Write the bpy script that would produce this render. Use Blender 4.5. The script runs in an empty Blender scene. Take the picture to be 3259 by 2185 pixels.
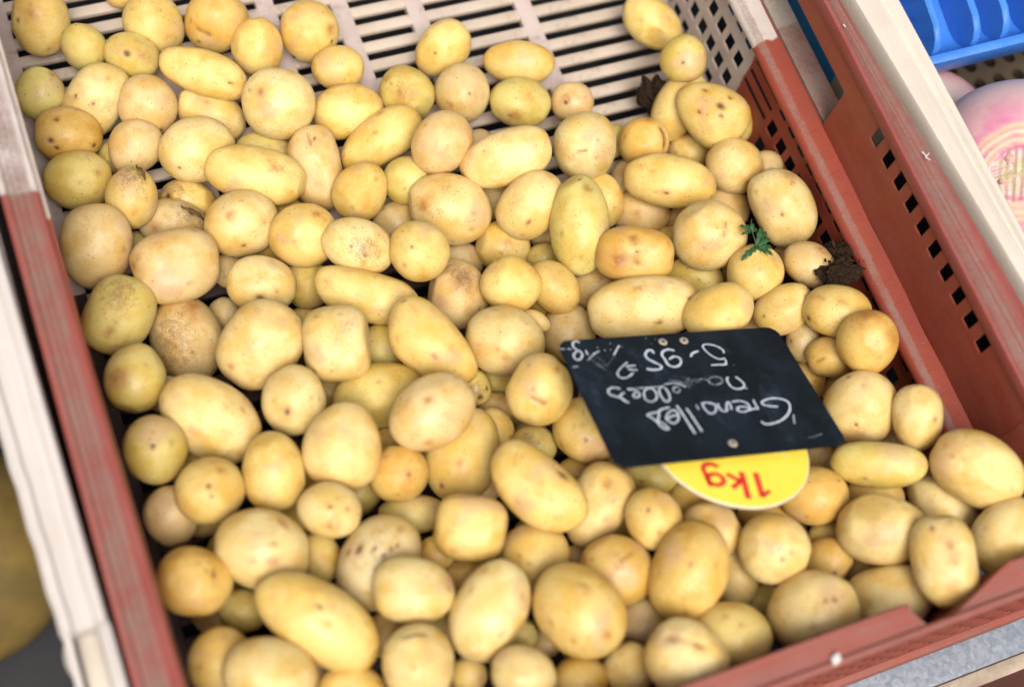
import bpy, bmesh, math, random, json
import numpy as np
from mathutils import Vector, Matrix, Quaternion
SC = bpy.context.scene
COL = SC.collection
R = math.radians

# ------------------------------------------------------------------ camera
ZO = 0.14                      # height of the crate rim datum offset: table top is z = 0.0
RIM = 0.14                     # rim plane of the crate above the table
cam_d = bpy.data.cameras.new('camera')
cam = bpy.data.objects.new('camera', cam_d)
COL.objects.link(cam)
cam_d.sensor_width = 36.0
cam_d.lens = 50.0
cam_d.clip_start = 0.02
cam_d.clip_end = 300.0
cx, cy, cz = (0.92557939, -0.34534607, 0.15504477), (0.26339414, 0.8816884, 0.39147042), (-0.27189395, -0.32149907, 0.90703475)
cam.matrix_world = Matrix(((cx[0], cy[0], cz[0], 0.0), (cx[1], cy[1], cz[1], 0.0), (cx[2], cy[2], cz[2], RIM + 0.53), (0, 0, 0, 1)))
cam_d.dof.use_dof = True
cam_d.dof.focus_distance = 0.695
cam_d.dof.aperture_fstop = 4.2
SC.camera = cam

# ------------------------------------------------------------------ light
SUN_EL, SUN_AZ = R(60), R(196)     # azimuth measured from +Y clockwise
w = bpy.data.worlds.new('World')
SC.world = w
w.use_nodes = True
nt = w.node_tree
nt.nodes.clear()
sky = nt.nodes.new('ShaderNodeTexSky')
sky.sky_type = 'NISHITA'
sky.sun_disc = False
sky.sun_elevation = SUN_EL
sky.sun_rotation = SUN_AZ
sky.air_density = 1.0
sky.dust_density = 6.0
sky.ozone_density = 1.0
hs = nt.nodes.new('ShaderNodeHueSaturation')
hs.inputs['Saturation'].default_value = 0.30
bg = nt.nodes.new('ShaderNodeBackground')
bg.inputs['Strength'].default_value = 0.098
wo = nt.nodes.new('ShaderNodeOutputWorld')
nt.links.new(sky.outputs[0], hs.inputs['Color'])
nt.links.new(hs.outputs[0], bg.inputs['Color'])
nt.links.new(bg.outputs[0], wo.inputs['Surface'])
sd = bpy.data.lights.new('sun', 'SUN')
sd.energy = 1.8
sd.angle = R(32)
sd.color = (1.0, 0.93, 0.82)
sun = bpy.data.objects.new('sun', sd)
COL.objects.link(sun)
sv = Vector((math.sin(SUN_AZ) * math.cos(SUN_EL), math.cos(SUN_AZ) * math.cos(SUN_EL), math.sin(SUN_EL)))
sun.rotation_euler = (-sv).to_track_quat('-Z', 'Y').to_euler()
SC.view_settings.view_transform = 'Standard'
SC.view_settings.look = 'None'
SC.view_settings.exposure = 0.72
SC.view_settings.gamma = 1.0

# ------------------------------------------------------------------ node helper
class NT:
    def __init__(s, name):
        s.m = bpy.data.materials.new(name)
        s.m.use_nodes = True
        s.t = s.m.node_tree
        s.t.nodes.clear()
        s.out = s.n('ShaderNodeOutputMaterial')
        s.b = s.n('ShaderNodeBsdfPrincipled')
        s.l(s.b.outputs[0], s.out.inputs[0])
        s.tc = s.n('ShaderNodeTexCoord')
        s.oi = s.n('ShaderNodeObjectInfo')
        off = s.vm('SCALE', s.n1('ShaderNodeCombineXYZ', X=s.oi.outputs['Random'], Y=s.math('MULTIPLY', s.oi.outputs['Random'], 7.3), Z=s.math('MULTIPLY', s.oi.outputs['Random'], 3.1)), None, 11.0)
        s.co = s.vm('ADD', s.tc.outputs['Object'], off)
    def n(s, t, **k):
        x = s.t.nodes.new(t)
        for a, v in k.items(): setattr(x, a, v)
        return x
    def l(s, a, b): s.t.links.new(a, b)
    def put(s, sock, v):
        if v is None: return
        if isinstance(v, bpy.types.NodeSocket): s.l(v, sock)
        else: sock.default_value = v
    def n1(s, t, **k):
        x = s.n(t)
        for a, v in k.items(): s.put(x.inputs[a], v)
        return x.outputs[0]
    def math(s, op, a, b=None, c=None, clamp=False):
        x = s.n('ShaderNodeMath', operation=op, use_clamp=clamp)
        s.put(x.inputs[0], a); s.put(x.inputs[1], b); s.put(x.inputs[2], c)
        return x.outputs[0]
    def vm(s, op, a, b=None, scale=None):
        x = s.n('ShaderNodeVectorMath', operation=op)
        s.put(x.inputs[0], a)
        if b is not None: s.put(x.inputs[1], b)
        if scale is not None: s.put(x.inputs['Scale'], scale)
        return x.outputs[0]
    def noise(s, scale, detail=3.0, rough=0.55, co=None, st=None):
        x = s.n('ShaderNodeTexNoise')
        v = co or s.co
        if st: v = s.vm('MULTIPLY', v, st)
        s.l(v, x.inputs['Vector'])
        x.inputs['Scale'].default_value = scale
        x.inputs['Detail'].default_value = detail
        x.inputs['Roughness'].default_value = rough
        return x.outputs['Fac']
    def ramp(s, f, lo, hi, a=0.0, b=1.0):
        x = s.n('ShaderNodeMapRange')
        x.interpolation_type = 'SMOOTHSTEP'
        s.put(x.inputs[0], f)
        for i, v in enumerate((lo, hi, a, b)): s.put(x.inputs[i + 1], v)
        return x.outputs[0]
    def mix(s, f, a, b, mode='MIX'):
        x = s.n('ShaderNodeMix', data_type='RGBA', blend_type=mode)
        s.put(x.inputs[0], f)
        for i, v in ((6, a), (7, b)):
            if not isinstance(v, bpy.types.NodeSocket): v = (*v, 1.0) if len(v) == 3 else v
            s.put(x.inputs[i], v)
        return x.outputs[2]
    def bump(s, h, strength=0.3, dist=0.001, nrm=None):
        x = s.n('ShaderNodeBump')
        x.inputs['Strength'].default_value = strength
        x.inputs['Distance'].default_value = dist
        s.l(h, x.inputs['Height'])
        if nrm is not None: s.l(nrm, x.inputs['Normal'])
        return x.outputs[0]
    def fin(s, col, rough=0.5, spec=0.4, nrm=None, sss=0.0, rad=(1, .5, .25), sscale=0.002, metal=0.0):
        s.put(s.b.inputs['Base Color'], col if isinstance(col, bpy.types.NodeSocket) else (*col, 1.0))
        s.put(s.b.inputs['Roughness'], rough)
        s.put(s.b.inputs['Specular IOR Level'], spec)
        s.b.inputs['Metallic'].default_value = metal
        if nrm is not None: s.l(nrm, s.b.inputs['Normal'])
        if sss:
            s.b.inputs['Subsurface Weight'].default_value = sss
            s.b.inputs['Subsurface Radius'].default_value = rad
            s.b.inputs['Subsurface Scale'].default_value = sscale
        return s.m

# ------------------------------------------------------------------ materials
def m_potato():
    t = NT('potato_skin')
    a = t.n('ShaderNodeAttribute', attribute_name='marks')
    sep = t.n('ShaderNodeSeparateColor')
    t.l(a.outputs['Color'], sep.inputs[0])
    pit, blot, soil = sep.outputs[0], sep.outputs[1], sep.outputs[2]
    col = t.oi.outputs['Color']
    col = t.mix(t.ramp(t.noise(70, 3), .40, .66), col, t.mix(1.0, col, (.90, .78, .52), 'MULTIPLY'))
    col = t.mix(t.ramp(t.noise(130, 4), .52, .72, 0, .55), col, t.mix(1.0, col, (.86, .70, .55), 'MULTIPLY'))
    col = t.mix(t.ramp(t.noise(55, 2, co=t.vm('ADD', t.co, (3.0, 9.0, 1.0))), .54, .72, 0, .60), col, (.50, .32, .19))
    # fine skin grain
    g = t.noise(1700, 3, .7)
    col = t.mix(1.0, col, t.mix(t.ramp(g, .25, .75), (.86, .84, .78), (1.10, 1.10, 1.12)), 'MULTIPLY')
    # lenticels: small brown dots in irregular drifts
    vo = t.n('ShaderNodeTexVoronoi')
    t.l(t.co, vo.inputs['Vector'])
    vo.inputs['Scale'].default_value = 520
    cs = t.n('ShaderNodeSeparateColor')
    t.l(vo.outputs['Color'], cs.inputs[0])
    dots = t.math('MULTIPLY', t.ramp(vo.outputs['Distance'], .12, .30, 1, 0), t.math('GREATER_THAN', cs.outputs[0], .62))
    dots = t.math('MULTIPLY', dots, t.ramp(t.noise(110, 2), .45, .62, .04, .62))
    col = t.mix(dots, col, (.23, .12, .045))
    vo2 = t.n('ShaderNodeTexVoronoi')
    t.l(t.co, vo2.inputs['Vector'])
    vo2.inputs['Scale'].default_value = 190
    c2 = t.n('ShaderNodeSeparateColor')
    t.l(vo2.outputs['Color'], c2.inputs[0])
    d2 = t.math('MULTIPLY', t.ramp(vo2.outputs['Distance'], .05, .14, 1, 0), t.math('GREATER_THAN', c2.outputs[1], .74))
    col = t.mix(t.math('MULTIPLY', d2, .55), col, (.15, .075, .03))
    # blotches, soil, pits
    bn = t.math('MULTIPLY', blot, t.ramp(t.noise(260, 3), .25, .62, .35, 1.0))
    col = t.mix(bn, col, t.mix(1.0, col, (.62, .42, .30), 'MULTIPLY'))
    sn = t.math('ADD', t.math('ADD', t.math('MULTIPLY', t.noise(1500, 4, .75), .75), t.math('MULTIPLY', t.noise(300, 3, .6), .35)), t.math('MULTIPLY', soil, .22))
    col = t.mix(t.math('MULTIPLY', t.math('MULTIPLY', t.ramp(sn, .63, .85), t.ramp(soil, .02, .3)), .8), col, (.17, .10, .05))
    pn = t.math('MULTIPLY', pit, t.ramp(t.noise(700, 2), .2, .5, .65, 1.0))
    col = t.mix(pn, col, (.085, .042, .018))
    h = t.math('ADD', t.math('MULTIPLY', t.noise(420, 3), .6), t.math('MULTIPLY', g, .25))
    h = t.math('SUBTRACT', h, t.math('MULTIPLY', dots, .3))
    # thin scurf: net-like tan flakes in patches
    fl = t.math('MULTIPLY', t.ramp(t.math('ABSOLUTE', t.math('SUBTRACT', t.noise(900, 4, .75), .5)), .0, .05, 1, 0), t.ramp(t.noise(60, 3), .54, .66, 0, .55))
    col = t.mix(fl, col, (.40, .25, .13))
    rg = t.ramp(t.noise(200, 2), .3, .7, .36, .54)
    return t.fin(col, rg, .40, t.bump(h, .35, .00045), sss=.12, rad=(1.0, .55, .2), sscale=.0025)

def m_plastic(name, base, alt, rough=.5, streak=None, dirt=.35, dirtcol=(.20, .14, .10), two=None, dustcol=None, dust=0.0, spec=.35, band=None):
    """moulded plastic; streak = (colour, scale vector, amount) for scuffs along one axis; two = (colour, local y, slope) for the second colour of the moulding"""
    t = NT(name)
    ob = t.tc.outputs['Object']
    col = t.mix(t.ramp(t.noise(35, 4), .3, .7), base, alt)
    if two:
        c2, yb, k = two
        s2 = t.n('ShaderNodeSeparateXYZ')
        t.l(ob, s2.inputs[0])
        v = t.math('ADD', s2.outputs[1], t.math('MULTIPLY', s2.outputs[0], -k))
        v = t.math('ADD', v, t.math('MULTIPLY', t.noise(60, 3, co=ob), .012))
        f = t.ramp(v, yb + .0055, yb + .0070)
        w2 = t.mix(t.ramp(t.noise(50, 4), .3, .7), c2, tuple(x * .86 for x in c2))
        col = t.mix(f, col, w2)
    if streak:
        sc, sv_, am = streak
        f = t.math('MULTIPLY', t.ramp(t.noise(1.0, 5, .65, co=ob, st=sv_), .36, .62), am)
        col = t.mix(f, col, sc)
    if dust:
        df = t.math('MULTIPLY', t.ramp(t.math('ADD', t.math('MULTIPLY', t.noise(1300, 3, .7, co=ob), .55), t.math('MULTIPLY', t.noise(70, 5, .7, co=ob), .45)), .34, .60), dust)
        if band:                                    # dust lies only along one strip: (local x, half width)
            s3 = t.n('ShaderNodeSeparateXYZ')
            t.l(ob, s3.inputs[0])
            dx = t.math('ABSOLUTE', t.math('SUBTRACT', s3.outputs[0], t.math('ADD', band[0], t.math('MULTIPLY', t.math('SUBTRACT', t.noise(160, 4, .7, co=ob), .5), .0022))))
            df = t.math('MULTIPLY', df, t.ramp(dx, band[1] * .5, band[1], 1, 0))
        col = t.mix(df, col, dustcol)
    col = t.mix(t.math('MULTIPLY', t.ramp(t.noise(75, 5, .68, co=ob), .52, .74), dirt), col, dirtcol)
    col = t.mix(t.ramp(t.noise(900, 3, .7, co=ob), .62, .78, 0, dirt * .6), col, dirtcol)
    # hairline scratches
    f = t.ramp(t.noise(1.0, 3, .6, co=ob, st=(160, 900, 160)), .68, .76, 0, .25)
    col = t.mix(f, col, (.62, .50, .44))
    nb = t.bump(t.math('ADD', t.noise(500, 4, co=ob), t.math('MULTIPLY', t.noise(90, 3, co=ob), .6)), .25, .0006)
    return t.fin(col, t.ramp(t.noise(120, 3), .3, .7, rough - .07, rough + .12), spec, nb)

RED, RED2 = (.265, .049, .026), (.225, .044, .025)
WHT = (.50, .42, .38)
YC = 0.31                                     # centre of the crate in y (its origin)
XC = 0.178
M = {}
M['potato'] = m_potato()
M['red'] = m_plastic('red_plastic', RED, RED2, .5, ((.28, .10, .07), (60, 14, 60), .30), .22, (.13, .06, .04))
M['rim_red'] = m_plastic('worn_red_rim', (.25, .052, .044), (.22, .046, .034), .45, ((.21, .11, .10), (420, 40, 420), .20), .30, (.10, .07, .06), spec=.35, dust=.95, dustcol=(.20, .120, .098), band=(.3742 - XC, .0078))
M['rim_two'] = m_plastic('worn_two_tone_rim', (.255, .052, .040), (.225, .046, .034), .45, ((.23, .125, .11), (420, 40, 420), .20), .30, (.12, .085, .07), two=((.56, .50, .475), .308 - YC, .0), spec=.35, dust=.9, dustcol=(.20, .128, .105), band=(-.0122 - XC, .0068))
M['rim_near'] = m_plastic('worn_red_front_rim', (.29, .060, .042), (.25, .050, .034), .5, ((.21, .11, .10), (22, 420, 420), .35), .30, (.10, .07, .06), spec=.35, dust=.45, dustcol=(.215, .118, .09))
M['two'] = m_plastic('two_tone_plastic', RED, RED2, .55, None, .30, (.15, .10, .07), two=((.47, .385, .335), .0, .09))
M['floor'] = m_plastic('two_tone_floor_shaded_near', (.050, .024, .020), (.035, .022, .020), .55, None, .45, (.07, .04, .025), two=((.53, .435, .40), .006, .0))  # near colour is darkened to stand for shade in the gaps; far colour is beige
M['ledge'] = m_plastic('dusty_ledge', (.235, .045, .028), RED, .55, None, .12, (.14, .09, .07), two=((.55, .475, .43), .0, .09), dust=.75, dustcol=(.225, .150, .122), band=(.3576 - XC, .0024))
M['sill'] = m_plastic('dusty_sill', (.17, .066, .05), (.21, .088, .068), .8, None, .35, (.10, .08, .06), two=((.42, .36, .30), .004, .09), dust=.7, dustcol=(.25, .19, .16))
M['beige'] = m_plastic('beige_slat_plastic', (.53, .440, .370), (.46, .38, .31), .5, None, .5, (.17, .105, .07))
M['floor_shade'] = m_plastic('painted_shade_floor', (.050, .024, .020), (.035, .022, .020), .7, None, .5, (.018, .016, .016))  # near-black base paints the shade between the potatoes into the near slats
M['cream'] = m_plastic('cream_plastic', (.57, .51, .435), (.53, .47, .40), .5, ((.46, .41, .35), (300, 5, 300), .35), .10, (.28, .22, .17))
M['creamw'] = m_plastic('white_plastic', (.55, .50, .475), (.51, .46, .43), .5, ((.42, .36, .325), (300, 5, 300), .35), .10, (.28, .22, .17))
M['blue'] = m_plastic('blue_plastic', (.035, .165, .56), (.045, .19, .62), .30, None, .10, (.20, .28, .40), spec=.5)
M['bluew'] = m_plastic('blue_wall_band', (.020, .22, .52), (.024, .24, .56), .6, None, .15, (.06, .07, .09))
M['greyw'] = m_plastic('grey_wall_band', (.42, .39, .31), (.34, .31, .24), .7, None, .3, (.2, .18, .14))
M['darkbrown'] = m_plastic('brown_crate_plastic', (.085, .060, .038), (.065, .045, .03), .6, None, .3, (.03, .02, .015))
M['red_alias'] = M['red']  # second key for the plain red plastic

def m_slate():
    t = NT('chalkboard')
    ob = t.tc.outputs['Object']
    col = t.mix(t.ramp(t.noise(45, 5, .7), .35, .75), (.0045, .0075, .0105), (.010, .0175, .026))
    sm = t.noise(1.0, 6, .7, co=ob, st=(48, 30, 48))
    col = t.mix(t.ramp(sm, .54, .82, 0, .34), col, (.10, .15, .23))
    col = t.mix(t.ramp(t.noise(1100, 3, .8), .60, .82, 0, .30), col, (.16, .22, .30))
    return t.fin(col, t.ramp(t.noise(90, 3), .3, .7, .62, .85), .12, t.bump(t.noise(1500, 3), .2, .0002))
M['slate'] = m_slate()
def m_chalk():
    t = NT('chalk')
    a = t.n('ShaderNodeAttribute', attribute_name='press')
    f = t.math('ADD', t.noise(1900, 4, .8, co=t.tc.outputs['Object']), t.math('MULTIPLY', t.noise(300, 3, .6, co=t.tc.outputs['Object']), .3))
    k = t.math('SUBTRACT', 1.02, t.math('MULTIPLY', a.outputs['Fac'], .56))
    alpha = t.ramp(t.math('SUBTRACT', f, k), -.16, .16)
    t.fin((.50, .535, .62), .9, .1)
    t.put(t.b.inputs['Alpha'], alpha)
    return t.m
M['chalk'] = m_chalk()
def m_flat(name, c, c2=None, rough=.5, spec=.3, sc=200, bumps=.1, metal=0.0):
    t = NT(name)
    col = t.mix(t.ramp(t.noise(sc, 4), .3, .7), c, c2 or tuple(x * .85 for x in c))
    return t.fin(col, rough, spec, t.bump(t.noise(sc * 4, 3), bumps, .0005), metal=metal)
M['yellow'] = m_flat('yellow_card', (.92, .70, .075), (.88, .66, .065), .45, .35, 60, .05)
M['redprint'] = m_flat('red_print', (.72, .055, .03), None, .5, .3)
M['card'] = m_flat('card_edge', (.80, .72, .58), None, .7, .2)
M['eyelet'] = m_flat('eyelet_metal', (.42, .36, .30), (.30, .24, .19), .5, .5, 900)
M['hole'] = m_flat('hole_shade', (.012, .012, .014), None, .8, .1)  # dark colour painted for the shade inside eyelets and lattice slots
M['soil'] = m_flat('dark_soil', (.015, .009, .006), (.042, .025, .014), .95, .1, 900, .8)
M['leaf'] = m_flat('leaf_green', (.018, .062, .018), (.032, .098, .028), .45, .4, 500, .2)
M['shade_board'] = m_flat('shade_coloured_board', (.022, .022, .024), (.014, .015, .017), .8, .15, 60, .3)  # dark colour stands for shade, on the table boards and a neighbouring wall
M['dullgrey'] = m_flat('dull_grey_plastic', (.036, .034, .036), (.026, .027, .031), .7, .2, 40, .2)
M['wood'] = m_flat('grey_wood', (.40, .33, .26), (.28, .22, .17), .8, .15, 120, .5)
M['chip'] = m_flat('white_chip', (.58, .55, .52), None, .6, .3)
M['bigveg'] = m_flat('yellow_skin', (.20, .132, .032), (.11, .075, .024), .6, .3, 40, .1)
M['ground'] = m_flat('brown_ground', (.075, .028, .020), (.055, .022, .016), .9, .2, 8, .3)
M['peel'] = m_flat('brown_peel', (.10, .05, .022), (.15, .08, .035), .8, .2, 600, .3)
def m_zinc():
    t = NT('galvanised_sheet')
    vo = t.n('ShaderNodeTexVoronoi')
    t.l(t.co, vo.inputs['Vector'])
    vo.inputs['Scale'].default_value = 420
    cs = t.n('ShaderNodeSeparateColor'); t.l(vo.outputs['Color'], cs.inputs[0])
    col = t.mix(t.ramp(cs.outputs[0], 0, 1), (.20, .225, .27), (.28, .30, .34))
    col = t.mix(t.ramp(t.noise(420, 5, .8), .46, .70, 0, .45), col, (.08, .095, .12))
    return t.fin(col, t.ramp(t.noise(120, 3), .3, .7, .38, .62), .5, t.bump(t.noise(400, 4), .25, .0006), metal=.35)
M['zinc'] = m_zinc()
def m_turnip():
    t = NT('turnip_skin')
    a = t.n('ShaderNodeAttribute', attribute_name='marks')
    sep = t.n('ShaderNodeSeparateColor'); t.l(a.outputs['Color'], sep.inputs[0])
    pink = t.math('MULTIPLY', sep.outputs[0], t.ramp(t.noise(45, 4, .6), .30, .62, .35, 1.0))
    col = t.mix(pink, (.60, .46, .42), (.50, .075, .24))
    col = t.mix(t.math('MULTIPLY', sep.outputs[1], t.ramp(t.noise(200, 4), .3, .6, .5, 1)), col, (.66, .50, .30))
    col = t.mix(t.math('MULTIPLY', sep.outputs[2], t.ramp(t.noise(260, 4), .35, .65, .3, 1)), col, (.38, .34, .17))
    col = t.mix(t.ramp(t.noise(340, 4, .7), .64, .74, 0, .5), col, (.45, .24, .15))
    return t.fin(col, t.ramp(t.noise(80, 2), .3, .7, .33, .5), .45, t.bump(t.noise(300, 4), .3, .0006), sss=.15, rad=(1, .5, .5), sscale=.003)
M['turnip'] = m_turnip()

# ------------------------------------------------------------------ mesh helpers (world coordinates in metres, z measured from the rim)
def link(name, me, parent=None, mat=None, loc=None):
    o = bpy.data.objects.new(name, me)
    COL.objects.link(o)
    if parent is not None: o.parent = parent
    if mat is not None: me.materials.append(M[mat] if isinstance(mat, str) else mat)
    if loc is not None: o.location = loc
    return o
def thing(name, label, cat, loc, group=None):
    o = bpy.data.objects.new(name, None)
    o.empty_display_size = .02
    COL.objects.link(o)
    o.location = loc
    tag(o, label, cat, group)
    return o
def tag(o, label=None, cat=None, group=None, kind=None):
    if label: o['label'] = label
    if cat: o['category'] = cat
    if group: o['group'] = group
    if kind: o['kind'] = kind
    return o
class MB:
    """collects shapes; build() makes ONE mesh object relative to its parent's origin"""
    def __init__(s): s.v = []; s.f = []
    def add(s, vs, fs):
        k = len(s.v); s.v += [tuple(x) for x in vs]; s.f += [tuple(i + k for i in q) for q in fs]; return s
    def box(s, x0, x1, y0, y1, z0, z1):
        return s.add([(x, y, z) for x in (x0, x1) for y in (y0, y1) for z in (z0, z1)], [(0, 1, 3, 2), (4, 6, 7, 5), (0, 4, 5, 1), (2, 3, 7, 6), (0, 2, 6, 4), (1, 5, 7, 3)])
    def hexa(s, p): return s.add(p, [(0, 1, 3, 2), (4, 6, 7, 5), (0, 4, 5, 1), (2, 3, 7, 6), (0, 2, 6, 4), (1, 5, 7, 3)])
    def prof(s, rings, closed=True, caps=True):
        n = len(rings[0]); vs = [p for r in rings for p in r]; fs = []
        for i in range(len(rings) - 1):
            for j in range(n if closed else n - 1):
                a, b = i * n + j, i * n + (j + 1) % n
                fs.append((a, b, b + n, a + n))
        if caps: fs += [tuple(range(n - 1, -1, -1)), tuple((len(rings) - 1) * n + j for j in range(n))]
        return s.add(vs, fs)
    def plate(s, us, vs, hole, fn, th):
        """grid plate with holes: fn(u, v, w) -> point, w = 0 front, th back"""
        nu, nv = len(us), len(vs)
        idx = {}
        P = []
        def g(i, j, k):
            if (i, j, k) not in idx:
                idx[(i, j, k)] = len(P); P.append(fn(us[i], vs[j], th * k))
            return idx[(i, j, k)]
        sol = lambda i, j: 0 <= i < nu - 1 and 0 <= j < nv - 1 and not hole(i, j)
        F = []
        for i in range(nu - 1):
            for j in range(nv - 1):
                if not sol(i, j): continue
                F.append((g(i, j, 0), g(i + 1, j, 0), g(i + 1, j + 1, 0), g(i, j + 1, 0)))
                F.append((g(i, j, 1), g(i, j + 1, 1), g(i + 1, j + 1, 1), g(i + 1, j, 1)))
                if not sol(i - 1, j): F.append((g(i, j, 0), g(i, j + 1, 0), g(i, j + 1, 1), g(i, j, 1)))
                if not sol(i + 1, j): F.append((g(i + 1, j, 0), g(i + 1, j, 1), g(i + 1, j + 1, 1), g(i + 1, j + 1, 0)))
                if not sol(i, j - 1): F.append((g(i, j, 0), g(i, j, 1), g(i + 1, j, 1), g(i + 1, j, 0)))
                if not sol(i, j + 1): F.append((g(i, j + 1, 0), g(i + 1, j + 1, 0), g(i + 1, j + 1, 1), g(i, j + 1, 1)))
        return s.add(P, F)
    def build(s, name, mat, parent=None, bev=0.0, seg=2, smooth=False, loc=None):
        o0 = Vector(parent_world(parent)) if parent is not None else Vector((0, 0, 0))
        me = bpy.data.meshes.new(name)
        me.from_pydata([Vector(p) + Vector((0, 0, RIM)) - o0 for p in s.v], [], s.f)
        bm = bmesh.new(); bm.from_mesh(me)
        bmesh.ops.recalc_face_normals(bm, faces=bm.faces)
        if bev:
            es = [e for e in bm.edges if len(e.link_faces) == 2 and e.calc_face_angle(0) > .6]
            bmesh.ops.bevel(bm, geom=es, offset=bev, segments=seg, affect='EDGES', profile=.5, clamp_overlap=True)
        bm.to_mesh(me); bm.free()
        if smooth or bev:
            me.polygons.foreach_set('use_smooth', [True] * len(me.polygons))
            try: me.set_sharp_from_angle(angle=R(38))
            except Exception: pass
        return link(name, me, parent, mat, loc)
def parent_world(o):
    p = Vector((0, 0, 0))
    while o is not None:
        p += Vector(o.location); o = o.parent
    return p
def lerp(a, b, t): return a + (b - a) * t

# ------------------------------------------------------------------ the setting
g = MB().box(-80, 80, -80, 80, -1.20, -1.00)
tag(g.build('ground', 'ground'), kind='structure')

# market table the crates stand on
tab = thing('market_table', 'market table with a galvanised metal edge and a grey wooden batten', 'table', (.2, .3, RIM - .14))
MB().box(-.6, 1.0, .0046, .055, -.146, -.140).build('metal_edge', 'zinc', tab, .001)
for i in range(6): MB().box(-.6, 1.0, .0552 + .145 * i, .0552 + .145 * i + .1445, -.185 - .0015 * (i % 2), -.165).build('board', 'shade_board', tab, .001)  # boards coloured dark to give the shade seen through the floor slots
MB().box(-.6, 1.0, -.0030, .0042, -.166, -.1405).build('edge_batten', 'wood', tab, .0008)
for lx in (-.55, .95):
    for ly in (.03, .85): MB().box(lx - .02, lx + .02, ly - .02, ly + .02, -1.0, -.147).build('leg', 'wood', tab)

# ------------------------------------------------------------------ the potato crate
crate = thing('potato_crate', 'red and beige plastic crate filled with small yellow potatoes', 'crate', (XC, YC, RIM - .132))
FZ = -.119
Y0, Y1 = .038, .600
cols = [(.003, .069), (.079, .129), (.139, .168), (.178, .208), (.218, .268), (.278, .353)]
ribx = [(-.004, .003), (.069, .079), (.129, .139), (.168, .178), (.208, .218), (.268, .278), (.353, .358)]
floor = bpy.data.objects.new('floor', None); COL.objects.link(floor); floor.parent = crate
for a, b in ribx: MB().box(a, b, Y0, Y1, -.1240, FZ + .0004).build('floor_rib', 'floor', floor, .0012)
pitch = .01172
k0 = int((.4253 - Y0) / pitch)
first = {}
for k in range(-k0, 15):
    y = .4253 + pitch * k
    mt = 'beige' if y > .302 else 'floor_shade'
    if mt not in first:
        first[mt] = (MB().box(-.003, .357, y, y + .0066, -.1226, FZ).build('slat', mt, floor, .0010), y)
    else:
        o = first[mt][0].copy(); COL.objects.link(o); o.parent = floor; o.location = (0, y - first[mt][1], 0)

# side with the lattice, ledge, handle opening, rim (the right hand side in the photo)
side = bpy.data.objects.new('lattice_side', None); COL.objects.link(side); side.parent = crate
xw = lambda z: lerp(.3605, .3535, (-.056 - z) / .063)
ys = [.095]; k = 0
yh = .2885 - .0112 * 16
while yh < Y1 - .012:
    ys += [yh - .0004, yh + .0064]; yh += .0112
ys += [Y1]
zs = [-.1265, -.1165, -.1085, -.1005, -.0925, -.0845, -.0765, -.0685, -.0605, -.0585]
zs = [-.1270, -.1170, -.1084, -.1010, -.0924, -.0850, -.0764, -.0690, -.0604, -.0570]
def hole_l(i, j):
    if not (i % 2 == 1 and j % 2 == 1): return False
    y = ys[i]
    return not (.296 < y < .322)
lat = MB().plate(ys, zs, hole_l, lambda u, v, w_: (xw(v) + w_, u, v), .0013)
lat.build('lattice', 'two', side, .0005, 1)
# thin slotted patch of the lattice: solid strips painted as the shade in the slots
for zc in (-.0655, -.0735, -.0815):
    MB().box(xw(zc) - .0004, xw(zc) - .0001, .2985, .3245, zc - .0010, zc + .0010).build('slot_shade', 'hole', side)
led = [(.3550, -.0590), (.3540, -.0572), (.3542, -.0548), (.3556, -.0528), (.3580, -.0518), (.3630, -.0508), (.3664, -.0497), (.3664, -.0590)]
rings = []
for i in range(27):
    y = lerp(.098, Y1, i / 26); dx = .0006 * math.sin(i * 1.7) * (i % 3 == 0)
    rings.append([(x + dx, y, z) for x, z in led])
MB().prof(rings).build('ledge', 'ledge', side, .0, smooth=True)
# raised squares moulded on the ledge
em = MB()
for i in range(34):
    y = .1060 + .01222 * i
    if y > .27 and y < .40: continue
    em.hexa([(.3592, y, -.0521), (.3592, y, -.0514), (.3592, y + .0052, -.0521), (.3592, y + .0052, -.0514), (.3648, y + .001, -.0505), (.3648, y + .001, -.0502), (.3648, y + .0062, -.0505), (.3648, y + .0062, -.0502)])
for i in range(13):
    y = .2705 + .01222 * i * .9
    em.hexa([(.3590, y, -.0521), (.3590, y, -.0514), (.3590, y + .0048, -.0521), (.3590, y + .0048, -.0514), (.3622, y + .0006, -.0513), (.3622, y + .0006, -.0508), (.3622, y + .0054, -.0513), (.3622, y + .0054, -.0508)])
em.build('moulded_square', 'ledge', side, .0003, 1)
# upper panel with a row of square holes and the hand hole
us = [.092]
hy = [.1290 + .01222 * i for i in range(10)]
for y in hy: us += [y - .0004, y + .0054]
us += [.2720, .4000]
for y in [.428 + .01222 * i for i in range(10)]: us += [y, y + .0050]
us += [Y1]
vs = [-.0592, -.0492, -.0202, -.0182, -.0082, -.0015]
def hole_p(i, j):
    u = us[i]
    if abs(u - .2720) < 1e-6: return j in (1,)
    if i % 2 == 1 and (u < .27 or u > .41): return j == 3
    return False
xp = lambda z: lerp(.3668, .3664, -z / .05)
pan = MB().plate(us, vs, hole_p, lambda u, v, w_: (xp(v) + w_ + .0000, u, v), .0011)
pan.build('upper_panel', 'red', side, .0005, 1)
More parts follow.
